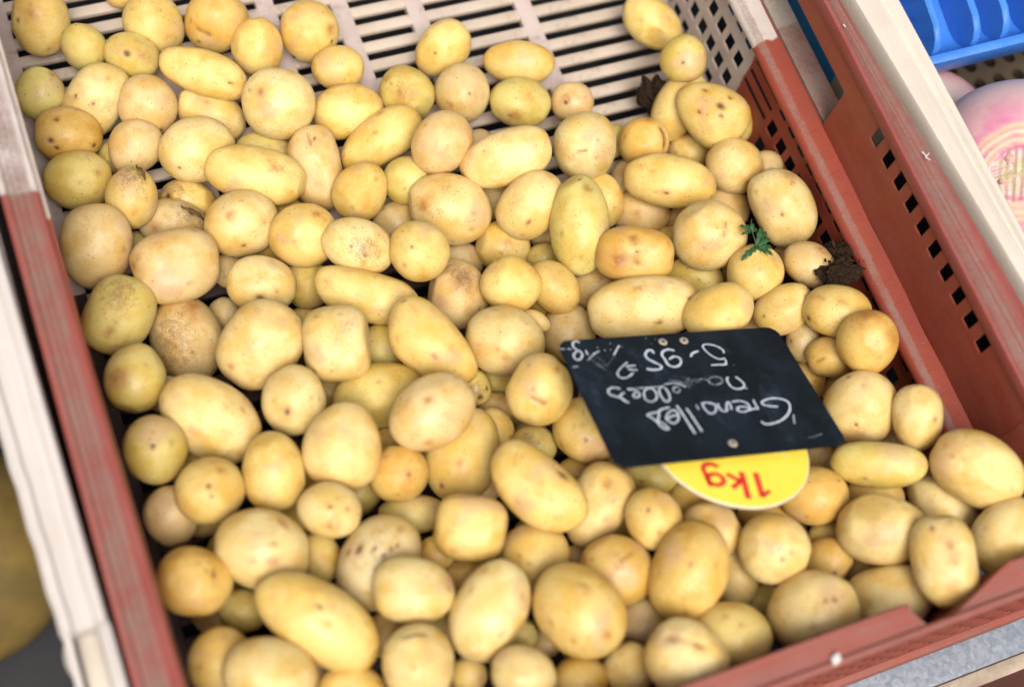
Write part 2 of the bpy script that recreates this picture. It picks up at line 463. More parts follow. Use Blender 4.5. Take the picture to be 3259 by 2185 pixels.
# rounded end of the panel at the front corner
arc = []
for i in range(9):
    a = R(180 + 95 * i / 8)
    arc.append((.3868 + .0204 * math.cos(a), .0925 + .0204 * math.sin(a)))
rings = [[(x, y, -.058), (x, y, -.0015), (x + .0024, y + .0012, -.0015), (x + .0024, y + .0012, -.058)] for x, y in arc]
MB().prof(rings).build('corner_curve', 'red', side, smooth=True)
MB().box(.3855, .3880, .036, .0725, -.127, -.0015).build('corner_wall', 'red', side)
MB().box(.3560, .3860, .0720, .0950, -.127, -.058).build('corner_block', 'red', side, .001)
MB().box(.3682, .3812, .262, .410, -.0530, -.0494).build('outer_sill', 'sill', side, .0006)
# rim of this side: two lips with a scuffed channel between
def rim_out(y):
    pts = [(.03, .3905), (.10, .3882), (.14, .3860), (.31, .3752), (.62, .3700)]
    for (a, xa), (b, xb) in zip(pts, pts[1:]):
        if a <= y <= b: return lerp(xa, xb, (y - a) / (b - a))
    return pts[-1][1]
rings = []
for i in range(29):
    y = lerp(.030, Y1 + .004, i / 28); xo = rim_out(y); wd = xo - .3672
    rings.append([(.3660, y, -.0062), (.3655, y, -.0016), (.3662, y, .0002), (.3678, y, .0006), (.3690, y, -.0006),
                  (.3672 + wd * .30, y, -.0011), (.3672 + wd * .36, y, -.0004), (.3672 + wd * .44, y, -.0011), (.3672 + wd * .54, y, -.0005), (.3672 + wd * .62, y, -.0012),
                  (.3672 + wd * .78, y, -.0006), (.3672 + wd * .84, y, .0004), (xo - .0006, y, .0002), (xo, y, -.0010), (xo + .0002, y, -.0110), (xo - .0022, y, -.0110), (xo - .0022, y, -.0040), (.3690, y, -.0042)])
MB().prof(rings).build('rim', 'rim_red', side, smooth=True)

# plain side (left in the photo) and its two tone rim
plain = bpy.data.objects.new('plain_side', None); COL.objects.link(plain); plain.parent = crate
MB().hexa([(-.0062, .036, -.127), (-.0055, .036, -.003), (-.0062, Y1, -.127), (-.0055, Y1, -.003), (-.0036, .036, -.127), (-.0030, .036, -.003), (-.0036, Y1, -.127), (-.0030, Y1, -.003)]).build('wall', 'two', plain)
rings = []
for i in range(25):
    y = lerp(.030, Y1 + .004, i / 24)
    L, r_ = -.0196, lerp(-.0018, -.0044, min(1, max(0, (y - .09) / .21)))
    wd = r_ - L
    rings.append([(L, y, -.0110), (L, y, -.0010), (L + .0006, y, .0002), (L + wd * .18, y, .0004), (L + wd * .25, y, -.0008), (L + wd * .36, y, -.0004), (L + wd * .44, y, -.0011), (L + wd * .52, y, -.0005),
                  (L + wd * .60, y, -.0011), (L + wd * .68, y, -.0006), (L + wd * .74, y, -.0004), (L + wd * .80, y, .0006), (r_ - .0010, y, .0003), (r_ - .0002, y, -.0012), (r_ + .0006, y, -.0060), (r_ - .0016, y, -.0060), (r_ - .0016, y, -.0034), (L + .0022, y, -.0034), (L + .0022, y, -.0110)])
MB().prof(rings).build('rim', 'rim_two', plain, smooth=True)

# near side with the notch cut for a hand, flange, and pierced outer face
near = bpy.data.objects.new('notched_side', None); COL.objects.link(near); near.parent = crate
for a, b, c, d in ((-.0040, .2728, .2772, 0), (.3235, .3850, .2900, 1)):
    if d == 0:
        MB().hexa([(a, .0262, -.0032), (a, .0262, -.0010), (a, .0345, -.0032), (a, .0345, -.0010), (c, .0262, -.0032), (c, .0262, -.0010), (b, .0345, -.0032), (b, .0345, -.0010)]).build('flange', 'rim_near', near)
        MB().box(a, b, .0344, .0366, -.0046, .0008).build('inner_lip', 'rim_near', near, .0006)
        MB().box(a, b, .0352, .0372, -.127, -.0044).build('inner_wall', 'red', near)
    else:
        MB().hexa([(c, .0262, -.0042), (c, .0262, -.0014), (a, .0380, -.0042), (a, .0380, -.0014), (b, .0262, -.0032), (b, .0262, .0000), (b, .0380, -.0032), (b, .0380, .0000)]).build('flange', 'rim_near', near)
        MB().hexa([(c, .0268, -.060), (c, .0268, -.0030), (a, .0384, -.060), (a, .0384, -.0010), (c + .002, .0262, -.060), (c + .002, .0262, -.0030), (a + .002, .0376, -.060), (a + .002, .0376, -.0010)]).build('notch_cheek', 'red', near)
        MB().box(a, b - .0005, .0360, .0384, -.127, -.0034).build('inner_wall', 'red', near)
MB().box(.2728, .3235, .0352, .0372, -.127, -.040).build('notch_wall', 'red', near)
MB().box(-.0200, .3900, .0232, .0262, -.0052, .0006).build('outer_lip', 'rim_near', near, .0010)
us = [-.02]
x = -.012
while x < .384: us += [x, x + .0056]; x += .0112
us += [.39]
vs = [-.104, -.086, -.078, -.070, -.062, -.054, -.046, -.038, -.030, -.022, -.014, -.0052]
MB().plate(us, vs, lambda i, j: i % 2 == 1 and j % 2 == 1, lambda u, v, w_: (u, lerp(.0240, .0222, (v + .005) / -.1) + w_, v), .0022).build('pierced_face', 'red', near)
MB().box(-.0200, .3900, .0192, .0340, -.130, -.100).build('skirt', 'rim_near', near, .0012)
bm = bmesh.new(); bmesh.ops.create_icosphere(bm, subdivisions=3, radius=1)
for v in bm.verts:
    n = v.co.copy(); v.co = Vector((max(-.75, min(.75, n.x)) * .0026, max(-.7, min(.7, n.y)) * .0024 + n.x * .0008, n.z * .0008))
me = bpy.data.meshes.new('white_fleck'); bm.to_mesh(me); bm.free()
link('white_fleck', me, near, 'chip', (.2345 - XC, .0262 - YC, RIM + .0006 - (RIM - .132)))
MB().box(-.02, .39, Y1, Y1 + .003, -.127, -.002).build('far_side', 'two', crate)

def ribbon(mb, pts, wd, z=0.0, th=.0003, wob=.2, seed=1):
    rng = random.Random(seed)
    P = [Vector((*p, 0)) for p in pts]
    # resample
    Q = []
    for a, b in zip(P, P[1:]):
        n = max(1, int((b - a).length / (wd * .8)))
        Q += [a.lerp(b, i / n) for i in range(n)]
    Q.append(P[-1])
    L, Rr = [], []
    for i, q in enumerate(Q):
        d = (Q[min(i + 1, len(Q) - 1)] - Q[max(i - 1, 0)])
        d = d.normalized() if d.length > 1e-9 else Vector((1, 0, 0))
        nn = Vector((-d.y, d.x, 0)); ww = wd * .5 * (1 + rng.uniform(-wob, wob))
        if i in (0, len(Q) - 1): ww *= .6
        L.append(q + nn * ww); Rr.append(q - nn * ww)
    n = len(Q)
    mb.add([(p.x, p.y, z) for p in L] + [(p.x, p.y, z) for p in Rr], [(i, i + 1, n + i + 1, n + i) for i in range(n - 1)])
sc_ = MB()
ribbon(sc_, [(.3752, .2228), (.3762, .2204), (.3757, .2192), (.3772, .2176)], .0006, .0009)
ribbon(sc_, [(.3765, .2200), (.3782, .2212)], .0005, .0009)
ribbon(sc_, [(.3692, .2965), (.3697, .2945)], .0006, .0009)
sc_.build('white_scuff', 'chip', side)

# ------------------------------------------------------------------ potatoes
DATA = json.loads(r'''{"pot":[[[0.01793,0.45943,0.0389],[-0.2064,0.6056,-0.7331,-0.2308],0.01708,0.01409,"Y",-0.08,0,0,[["e",[-0.1,0.74,-0.66],0.061],["b",[-0.3,0.3,-0.9],0.305]],"large golden oval potato in the far left corner beside the beige rim"],
[[0.0352,0.44052,0.03915],[-0.2273,0.6685,-0.6802,-0.1971],0.0118,0.01097,"G",0,0,0,[],"small olive round potato between the far left corner potato and its dimpled neighbour"],
[[0.05613,0.42907,0.03975],[-0.2898,0.9004,-0.3185,-0.0617],0.01437,0.01141,"G",0.05,0,0,[["e",[-0.19,-0.0,-0.98],0.162],["b",[0.36,-0.3,-0.88],0.373]],"olive potato with one deep dimple and pinkish patches, near the far left corner"],
[[0.07212,0.4467,0.03918],[0.2382,-0.6359,0.7085,0.1923],0.01524,0.01462,"Y",0.06,0,0,[],"big golden potato cut by the top edge, left of the orange scarred one"],
[[0.10284,0.4389,0.03936],[0.2493,-0.8825,-0.3577,-0.1762],0.01706,0.01459,"O",0.1,0,0,[["c",[-0.44,-0.41,-0.8],[-0.44,0.03,-0.9],0.072],["e",[-0.78,-0.19,-0.59],0.072]],"orange potato with a short slanting scar, at the top edge"],
[[0.11887,0.41914,0.0398],[0.2396,-0.584,0.7552,0.177],0.01466,0.01232,"Y",0.04,0,0,[],"plain upright oval potato between the scarred orange one and the round bright one"],
[[0.06133,0.47669,0.02775],[-0.3157,0.9432,-0.1032,0.006],0.00778,0.00743,"O",0,0,0,[],"sliver of an orange brown potato at the top edge over the slats"],
[[0.14812,0.42211,0.03973],[-0.2878,0.7507,-0.5867,-0.0972],0.01598,0.01584,"Y",0,0,0,[["e",[0.68,-0.47,-0.56],0.073],["b",[0.3,-0.65,-0.7],0.208]],"bright round yellow potato with one dark eye, resting at the left of the bare slats"],
[[0.00863,0.41768,0.03983],[-0.1792,0.5791,-0.7625,-0.2261],0.01276,0.01139,"G",0,0,0,[["b",[-0.74,-0.37,-0.56],0.154],["e",[-0.73,-0.43,-0.53],0.064]],"small round olive potato against the beige left rim"],
[[0.03294,0.40952,0.03741],[-0.2501,0.8779,0.3854,0.1347],0.01868,0.01358,"P",0,0,0.25,[["e",[-0.13,-0.01,-0.99],0.03],["e",[-0.15,-0.6,-0.79],0.03]],"pale blunt potato with tiny black specks, tilted up beside the pinkish brown one"],
[[0.05642,0.39757,0.04175],[-0.1986,0.5773,-0.7668,-0.1982],0.01468,0.01403,"B",0,0,0,[["e",[0.75,-0.64,-0.17],0.077],["e",[0.76,-0.42,-0.5],0.066]],"round pinkish brown potato with a matt skin, left half of the heap"],
[[0.08708,0.40384,0.04963],[-0.2888,0.9192,-0.2669,-0.0203],0.02201,0.01059,"Y",0.06,0.06,0.1,[["e",[0.59,0.07,-0.81],0.073]],"long smooth golden potato lying crosswise near the bare slats on the left"],
[[0.01513,0.39105,0.04107],[0.2709,-0.9413,0.1962,0.0456],0.01573,0.01298,"O",0,0,0,[["e",[-0.48,0.31,-0.82],0.118],["e",[-0.27,0.53,-0.8],0.086],["e",[0.77,0.21,-0.6],0.097],["e",[-0.39,-0.47,-0.79],0.075]],"ochre potato with several black pitted eyes, by the left rim"],
[[0.08645,0.3894,0.03159],[-0.2726,0.8972,-0.3451,-0.0409],0.01865,0.01229,"P",0,0,0,[["b",[-0.26,-0.43,-0.87],0.107]],"pale oval potato tucked behind the big cream one near the slats"],
[[0.11686,0.37703,0.0503],[-0.2798,0.9149,-0.291,-0.0021],0.0175,0.017,"P",0.04,0,0,[["b",[-0.48,-0.14,-0.86],0.138]],"big round pale potato, highest on the left side of the bare slats"],
[[0.07152,0.36295,0.04729],[-0.2571,0.9632,0.0463,0.0636],0.01779,0.01565,"P",0,0,0,[["e",[-0.6,0.34,-0.72],0.065],["s",[0.02,-0.72,-0.7],0.186]],"large cream round potato with fine brown specks, under the pinkish brown one"],
[[0.04406,0.37597,0.04126],[-0.2335,0.8896,0.3702,0.1309],0.01363,0.01238,"B",0.05,0,0,[],"tan egg shaped potato below the pinkish brown one"],
[[0.03285,0.38138,0.02773],[-0.1778,0.5817,-0.7688,-0.1972],0.00799,0.00737,"G",0,0,0,[],"green edge of a potato peeping out left of the tan egg shaped one"],
[[0.01263,0.36487,0.041],[-0.259,0.9588,-0.1145,-0.0219],0.01617,0.01417,"G",0,0,0,[["b",[0.57,-0.25,-0.79],0.12],["s",[0.29,-0.77,-0.57],0.201]],"broad olive oval potato near where the left rim turns red"],
[[0.03539,0.34242,0.05287],[-0.1669,0.5639,-0.7866,-0.1884],0.01503,0.01205,"Y",0.05,0,0,[["s",[-0.77,0.11,-0.63],0.67],["c",[-0.97,0.15,-0.17],[-0.73,-0.26,-0.63],0.078]],"potato with a soil stained top and a curl of brown peel"],
[[0.06116,0.34607,0.03015],[-0.2475,0.9351,-0.2527,-0.0221],0.01411,0.01053,"Y",0,0,0,[["s",[-0.54,-0.31,-0.78],0.71],["e",[-0.71,-0.01,-0.7],0.168]],"soil streaked potato in the hollow behind the dirty pinkish one"],
[[0.05142,0.33251,0.03655],[-0.2412,0.947,-0.2115,-0.016],0.01689,0.01191,"D",0,0,0,[["s",[0.51,-0.54,-0.67],0.653],["e",[0.44,-0.53,-0.73],0.109],["b",[-0.49,0.28,-0.82],0.218]],"dirty pinkish potato with a dark soil smear on its right"],
[[0.08113,0.31572,0.05143],[0.2268,-0.9674,-0.0811,-0.079],0.01805,0.01586,"P",0,0,0,[["b",[-0.19,-0.37,-0.91],0.135],["e",[-0.23,0.65,-0.73],0.036]],"large pale potato resting on the long speckled one"],
[[0.04515,0.30003,0.05576],[-0.2257,0.9735,-0.0256,0.0279],0.02016,0.01606,"B",0,0,0.2,[["d",[0.23,-0.25,-0.94],0.288],["d",[0.67,0.37,-0.64],0.37],["b",[-0.86,-0.28,-0.43],0.165]],"big lumpy pinkish potato with a dent on its right shoulder"],
[[0.01306,0.32223,0.05169],[-0.1577,0.6136,-0.7529,-0.1783],0.01965,0.01578,"B",-0.05,0,0.1,[],"large dull tan potato standing on end against the red left rim"],
[[0.09468,0.33912,0.0512],[-0.2558,0.9278,-0.2715,-0.0032],0.02289,0.01347,"Y",0.06,0.05,0.1,[["b",[0.32,-0.44,-0.84],0.133],["s",[0.42,-0.47,-0.78],0.353]],"long speckled potato lying under the large pale one"],
[[0.10547,0.36123,0.03086],[0.2624,-0.9412,0.2122,-0.0164],0.01459,0.01154,"G",0,0,0,[["s",[0.64,-0.4,-0.66],0.249]],"greenish potato peeping out above the long speckled one"],
[[0.12684,0.34222,0.04151],[-0.2272,0.6278,-0.7337,-0.1265],0.02121,0.01328,"B",0,-0.18,0.1,[["c",[-0.72,0.19,-0.67],[-0.5,0.07,-0.86],0.029],["d",[0.16,0.57,-0.81],0.286],["e",[-0.61,-0.06,-0.79],0.033],["e",[-0.4,-0.89,-0.19],0.033]],"tan waisted potato with a small scratch near its upper end"],
[[0.10695,0.32768,0.02754],[0.24,-0.9605,0.1343,-0.0428],0.00838,0.00765,"Y",0,0,0,[],"small wedge of potato under the right end of the long speckled one"],
[[0.15185,0.36945,0.03996],[-0.2631,0.959,-0.0507,0.0922],0.01807,0.01315,"Y",-0.05,0.1,0.1,[["e",[0.55,0.41,-0.73],0.064],["d",[0.49,-0.55,-0.67],0.318]],"bright yellow heart shaped potato with a notch on its right"],
[[0.15553,0.39584,0.04031],[-0.2844,0.9473,-0.1299,0.069],0.01343,0.01131,"Y",0,0,0,[],"small yellow potato straddling a slat below the bright round one"],
[[0.16242,0.34826,0.04232],[-0.2273,0.953,0.1352,0.148],0.02207,0.01193,"Y",0.1,0.02,0.1,[["b",[0.28,-0.86,-0.43],0.1]],"long smooth potato sloping up to the right in the left middle"],
[[0.18471,0.37146,0.04086],[-0.2869,0.8803,-0.3775,0.0162],0.01493,0.01376,"G",0,0,0,[["b",[-0.06,0.0,-1.0],0.346],["b",[-0.84,-0.13,-0.53],0.173]],"olive yellow potato with pinkish patches at the edge of the bare slats"],
[[0.21265,0.39337,0.04037],[-0.2256,0.9257,0.2254,0.2037],0.01608,0.01274,"Y",0.05,0,0,[["e",[-0.31,-0.1,-0.95],0.035]],"golden oval potato standing alone on the slats, leaning right"],
[[0.21299,0.36447,0.04101],[-0.2747,0.6186,-0.7297,-0.0968],0.01547,0.0137,"B",0,0,0,[["e",[0.06,-0.27,-0.96],0.057],["b",[0.32,0.45,-0.83],0.092]],"tan round potato just below the lone leaning golden one"],
[[0.24904,0.37491,0.04078],[0.2837,-0.932,0.1951,-0.1133],0.01856,0.01133,"Y",0.06,0,0,[],"golden oval potato lying level on the slats above the green one"],
[[0.24047,0.35013,0.04133],[-0.2722,0.932,-0.2135,0.1077],0.01619,0.01306,"G",0,0,0,[["e",[-0.27,0.51,-0.82],0.058],["b",[-0.09,0.48,-0.87],0.23]],"greenest potato of the top row, lying on the slats"],
[[0.2673,0.3438,0.04147],[-0.2619,0.942,-0.1535,0.1429],0.01086,0.01055,"B",0,0,0,[["e",[-0.27,0.0,-0.96],0.126],["b",[-0.25,-0.16,-0.96],0.315]],"small round tan potato at the right end of the row on the slats"],
[[0.18705,0.3272,0.06241],[-0.1872,0.9189,0.2838,0.2002],0.01636,0.01392,"B",0.05,0,0,[],"pinkish tan potato below the row on the slats"],
[[0.21494,0.30929,0.06428],[-0.2229,0.9614,0.0158,0.1604],0.02309,0.01306,"P",0.02,-0.08,0.2,[["b",[-0.96,-0.04,-0.26],0.091]],"long blunt pale potato at the lower edge of the bare slats"],
[[0.14243,0.31923,0.04769],[-0.1894,0.9225,0.2913,0.168],0.01479,0.01298,"O",-0.06,0,0,[["b",[0.62,0.17,-0.76],0.091]],"ochre egg shaped potato with a pinkish eye near its upper end"],
[[0.167,0.31944,0.04577],[-0.2446,0.9553,-0.1426,0.0847],0.01205,0.0116,"G",0,0,0,[],"small yellow olive potato between the ochre egg and the freckled one"],
[[0.15832,0.30493,0.03058],[-0.2137,0.9695,0.0242,0.1178],0.0134,0.01132,"D",0,0,0,[],"dusty pale potato in the hollow left of the freckled one"],
[[0.18072,0.29639,0.0517],[-0.2491,0.9017,-0.3506,0.0445],0.01981,0.01634,"P",0.05,0,0,[["b",[-0.55,0.26,-0.79],0.264],["b",[0.6,-0.18,-0.78],0.071],["b",[0.73,0.28,-0.62],0.088],["s",[-0.23,-0.51,-0.83],0.353]],"large freckled potato with brown blotches in the middle of the heap"],
[[0.21113,0.30411,0.03522],[-0.2478,0.5808,-0.7711,-0.0817],0.01213,0.00956,"G",0,0,0,[],"narrow olive potato behind the long blunt pale one"],
[[0.21768,0.28251,0.06136],[-0.1652,0.9393,0.2216,0.2032],0.01783,0.01422,"P",0.06,0,0.1,[["e",[-0.35,0.33,-0.88],0.059],["b",[-0.69,0.47,-0.55],0.069]],"pale potato left of the upright green tinged one"],
[[0.25806,0.30894,0.05569],[-0.2822,0.6267,-0.7249,-0.0461],0.01666,0.01568,"P",-0.04,0,0.1,[["c",[0.1,0.23,-0.97],[0.09,-0.04,-1.0],0.04]],"broad pale potato with a small smiling crease"],
[[0.23489,0.26286,0.07012],[0.2541,-0.5348,0.8032,0.066],0.02316,0.01404,"G",0.05,0,0.05,[["e",[-0.9,0.16,-0.4],0.043],["b",[-0.74,-0.19,-0.64],0.216]],"tall upright green tinged potato left of the waxy long one"],
[[0.26168,0.28705,0.03711],[-0.2716,0.6883,-0.6726,-0.0094],0.01426,0.01242,"Y",0,0,0,[],"yellow potato behind the tall green tinged one"],
[[0.28573,0.29626,0.02991],[-0.2329,0.9458,-0.1612,0.1588],0.01117,0.01055,"B",0,0,0,[],"tan potato peeping out left of the waxy long one"],
[[0.29418,0.30862,0.04593],[-0.245,0.9417,-0.1611,0.1647],0.01338,0.01215,"O",0,0,0,[["c",[0.66,-0.53,-0.53],[0.84,0.15,-0.52],1,0.157],["b",[0.12,-0.88,-0.46],0.196]],"orange tan potato with a dark scab on its right, near the earth lump"],
[[0.2939,0.27906,0.05545],[0.2434,-0.9279,0.2376,-0.1528],0.02252,0.01284,"Y",-0.02,0.06,0.1,[["b",[-0.83,0.53,-0.17],0.086],["e",[-0.02,0.46,-0.89],0.048],["b",[0.89,0.27,-0.38],0.077]],"waxy long yellow potato with an eye at each end, right middle"],
[[0.3239,0.30414,0.02995],[-0.2391,0.9399,-0.1652,0.1791],0.01243,0.01045,"Y",0,0,0,[],"small yellow potato between the waxy long one and the four eyed one"],
[[0.32268,0.32579,0.04437],[-0.1356,0.8963,0.316,0.2799],0.02014,0.01242,"Y",0.1,0,0,[],"yellow potato leaning behind the four eyed one"],
[[0.33034,0.30973,0.05881],[0.2996,-0.8243,0.4714,-0.0921],0.02012,0.01492,"Y",0.25,0,0.05,[["e",[0.08,-0.34,-0.94],0.124],["e",[0.13,-0.69,-0.71],0.043],["e",[-0.22,0.25,-0.94],0.067],["e",[0.23,-0.1,-0.97],0.057],["e",[-0.46,-0.46,-0.76],0.057]],"double lobed potato with four dark eyes, by the lattice side"],
[[0.34961,0.30977,0.041],[0.3122,-0.551,0.7732,0.0332],0.01194,0.01091,"G",0,0,0,[],"olive edge of a potato behind the four eyed one"],
[[0.33061,0.2778,0.05613],[-0.2479,0.92,-0.2503,0.172],0.01481,0.01354,"P",0,0,0,[["b",[0.54,0.54,-0.65],0.093]],"pale shiny round potato below the four eyed one"],
[[0.35111,0.27534,0.05023],[-0.2299,0.9361,-0.1717,0.2034],0.00861,0.00818,"B",0,0,0,[["b",[0.19,0.05,-0.98],0.139]],"tan potato tucked between two pale ones by the red lattice"],
[[0.34001,0.2437,0.0667],[0.2929,-0.6959,0.6532,-0.0579],0.02023,0.01488,"P",0.02,0.14,0.15,[["b",[-0.63,-0.59,-0.51],0.185],["e",[0.13,0.17,-0.98],0.023]],"large pale waisted potato leaning towards the red lattice"],
[[0.28271,0.2758,0.03061],[-0.2211,0.9481,-0.1629,0.1604],0.01523,0.01155,"B",0,0,0,[["d",[-0.22,0.0,-0.98],0.189]],"tan potato under the waxy long one"],
[[0.32512,0.26362,0.03825],[-0.2184,0.9424,-0.1692,0.1884],0.01231,0.01139,"B",0,0,0,[],"dull tan potato under the pale shiny round one"],
[[0.29404,0.23855,0.06891],[-0.2249,0.9275,-0.2505,0.1624],0.01806,0.01669,"P",0,0,0,[["c",[0.39,-0.47,-0.79],[0.4,-0.14,-0.91],0.045],["d",[0.5,-0.47,-0.73],0.272]],"big pale potato with a curved crease, left of the green sprig"],
[[0.30339,0.26544,0.02993],[-0.216,0.9463,-0.1663,0.174],0.00871,0.00824,"B",0,0,0,[],"dark tan sliver under the right end of the waxy long potato"],
[[0.2524,0.23654,0.07471],[0.2142,-0.9435,0.205,-0.1477],0.01846,0.01293,"O",0,0,0.2,[["c",[-0.13,-0.61,-0.78],[0.03,0.27,-0.96],0.11],["e",[0.02,-0.15,-0.99],0.05],["b",[-0.38,0.14,-0.92],0.299]],"orange potato with a corky scab line across its middle"],
[[0.33033,0.38027,0.04066],[-0.3229,0.8319,-0.4454,0.0735],0.01726,0.01168,"Y",0.03,0,0,[],"golden potato alone at the top right of the slats, against the lattice"],
[[0.32563,0.34056,0.06558],[0.3146,-0.4973,0.8044,0.0817],0.01234,0.01156,"G",0,0,0,[["e",[0.2,0.01,-0.98],0.083]],"small yellow potato with one eye, in the back corner by the beige lattice"],
[[0.30655,0.21195,0.0748],[-0.1952,0.9456,-0.1722,0.1953],0.0136,0.01339,"Y",0,0,0,[],"round yellow potato with the green sprig lying on it"],
[[0.33402,0.20753,0.07647],[0.2435,-0.8625,0.4158,-0.1546],0.0128,0.01101,"B",0,0,0,[["c",[0.03,-0.89,-0.45],[0.15,0.82,-0.55],1,0.059],["b",[0.15,-0.81,-0.57],0.392]],"tan potato split by a long straight crack, beside the earth lump"],
[[0.31105,0.18917,0.07663],[-0.1255,0.9603,0.0638,0.241],0.01411,0.01061,"Y",0,-0.12,0,[["e",[-0.67,-0.12,-0.74],0.05],["d",[0.26,-0.52,-0.81],0.312]],"smooth yellow kidney potato left of the soil specked one"],
[[0.32827,0.17661,0.09084],[-0.1998,0.9184,-0.2774,0.1991],0.01479,0.01148,"Y",0.0,0,0.05,[["s",[-0.71,0.37,-0.6],0.401],["e",[-0.73,0.49,-0.48],0.103],["b",[0.11,-0.4,-0.91],0.149],["s",[-0.07,0.52,-0.85],0.344]],"soil specked potato under the earth lump by the red lattice"],
[[0.33088,0.15484,0.10073],[-0.2731,0.605,-0.7448,0.0681],0.01463,0.01328,"O",0,0,0,[["b",[-0.02,-0.76,-0.65],0.313],["b",[-0.78,-0.19,-0.6],0.47],["b",[0.52,-0.28,-0.81],0.073]],"russet potato perched highest against the red ridge"],
[[0.31722,0.17209,0.06921],[-0.2571,0.673,-0.6897,0.0728],0.00988,0.00806,"D",0,0,0,[["e",[-0.31,0.68,-0.66],0.077],["s",[-0.43,0.11,-0.89],0.343]],"small dirty potato wedged by the upper right corner of the slate"],
[[0.32134,0.15929,0.07894],[0.1806,-0.927,0.2611,-0.1998],0.01129,0.01003,"O",0,0,0,[["c",[-0.45,0.31,-0.84],[-0.22,0.12,-0.97],0.064]],"small orange yellow potato with a dash like eye, below the russet one"],
[[0.31475,0.15555,0.06012],[0.238,-0.7304,0.6323,-0.1001],0.01017,0.00812,"O",0,0,0,[],"orange brown potato mostly hidden by the right edge of the slate"],
[[0.32727,0.14728,0.05929],[-0.15,0.9484,-0.1776,0.2155],0.00698,0.00661,"Y",0,0,0,[],"dark yellow potato in the gap beside the slate and the blotched pale one"],
[[0.3171,0.12843,0.09259],[0.0121,-0.9095,-0.3209,-0.264],0.01682,0.01587,"P",0,0,0,[["e",[-0.44,0.12,-0.89],0.062],["b",[-0.6,0.3,-0.74],0.177],["e",[0.53,-0.69,-0.49],0.053]],"large pale potato with dark eye and brown blotch, at the lower right slate corner"],
[[0.33291,0.11327,0.10701],[-0.265,0.5471,-0.7904,0.0755],0.01471,0.01107,"P",-0.1,0,0.1,[["b",[0.09,-0.65,-0.76],0.099]],"pale upright potato touching the lower end of the red ridge"],
[[0.30581,0.09972,0.10352],[-0.1307,0.9431,-0.2132,0.2193],0.02058,0.01005,"G",0.0,-0.14,0.1,[["e",[-0.21,0.62,-0.75],0.048],["d",[-0.21,0.82,-0.53],0.291]],"long olive bean shaped potato right of the yellow disc"],
[[0.34242,0.08197,0.11613],[0.1745,-0.8688,0.4088,-0.2181],0.01983,0.01483,"P",-0.03,0,0.1,[["b",[-0.67,-0.19,-0.72],0.088],["b",[-0.48,0.02,-0.88],0.056]],"big pale potato at the right edge by the dark corner"],
[[0.3328,0.11488,0.07702],[0.1315,-0.9474,0.1799,-0.2297],0.00667,0.00659,"B",0,0,0,[],"shaded tan potato between the blotched pale one and the upright one"],
[[0.2775,0.09654,0.09288],[0.1154,-0.9562,0.1766,-0.2027],0.01403,0.01215,"O",0,0,0,[["e",[0.72,-0.55,-0.42],0.032]],"ochre yellow potato partly under the right side of the yellow disc"],
[[0.30568,0.08735,0.09105],[0.1112,-0.952,0.1789,-0.2222],0.01265,0.00913,"Y",0,0,0,[],"yellow potato behind the broad cream one, below the bean shaped one"],
[[0.29346,0.07133,0.10662],[-0.11,0.9443,-0.2213,0.2173],0.0199,0.01493,"P",-0.03,0,0,[["d",[0.9,0.04,-0.44],0.197]],"broad cream potato below the bean shaped one, right front"],
[[0.33202,0.07493,0.09501],[-0.1671,0.8629,-0.4309,0.2045],0.01626,0.01017,"P",0,0,0,[],"pale potato tucked under the big one by the dark corner"],
[[0.30498,0.0481,0.12358],[0.2227,-0.5936,0.7635,-0.1229],0.01839,0.01281,"P",0,0,0.3,[["b",[-0.04,-0.24,-0.97],0.187],["b",[-0.29,-0.23,-0.93],0.127],["d",[0.65,-0.2,-0.74],0.382],["e",[-0.66,0.19,-0.72],0.042]],"pale knobbly potato with a brown blotch, near the notch of the red front rim"],
[[0.34047,0.04907,0.11739],[0.0499,0.9109,0.3078,0.2702],0.01749,0.01386,"P",0,0,0,[["b",[-0.05,-0.66,-0.75],0.068]],"pale potato cut by the right edge above the red front rim"],
[[0.24428,0.07914,0.10617],[0.1318,-0.9155,0.3418,-0.1661],0.01487,0.01451,"P",0,0,0,[["e",[0.3,0.24,-0.93],0.064]],"round pale potato with one small eye, below the yellow disc"],
[[0.27308,0.06955,0.08801],[-0.0936,0.9585,-0.1769,0.203],0.01045,0.00989,"O",0,0,0,[["e",[0.26,0.6,-0.76],0.082]],"orange yellow potato between the round one below the disc and the broad cream one"],
[[0.27992,0.07923,0.07969],[-0.1004,0.9577,-0.1769,0.2035],0.00786,0.00747,"Y",0,0,0,[],"yellow sliver left of the broad cream potato"],
[[0.24685,0.04908,0.11],[-0.0338,0.9772,0.0334,0.2069],0.01827,0.01586,"P",0,0,0,[["e",[0.37,-0.09,-0.93],0.035],["e",[0.55,-0.02,-0.83],0.031],["b",[-0.15,0.36,-0.92],0.077]],"large cream potato with two dots, against the red front rim"],
[[0.28751,0.04359,0.098],[0.0569,-0.968,0.0936,-0.2259],0.01747,0.01292,"P",0,0,0.3,[],"pale oblong potato ending at the notch of the red front rim"],
[[0.29016,0.05963,0.08],[-0.0869,0.9567,-0.1779,0.2135],0.00777,0.0074,"B",0,0,0,[],"shaded tan patch of potato under the broad cream one"],
[[0.21049,0.05014,0.10973],[0.0947,-0.9365,0.2991,-0.1569],0.01516,0.01334,"Y",0,0,0,[["b",[-0.29,-0.47,-0.83],0.073]],"yellow potato resting on the red front rim, left of the two dotted one"],
[[0.24211,0.06131,0.07955],[-0.0824,0.9643,-0.1751,0.1809],0.00814,0.00758,"G",0,0,0,[],"olive sliver behind the large two dotted potato"],
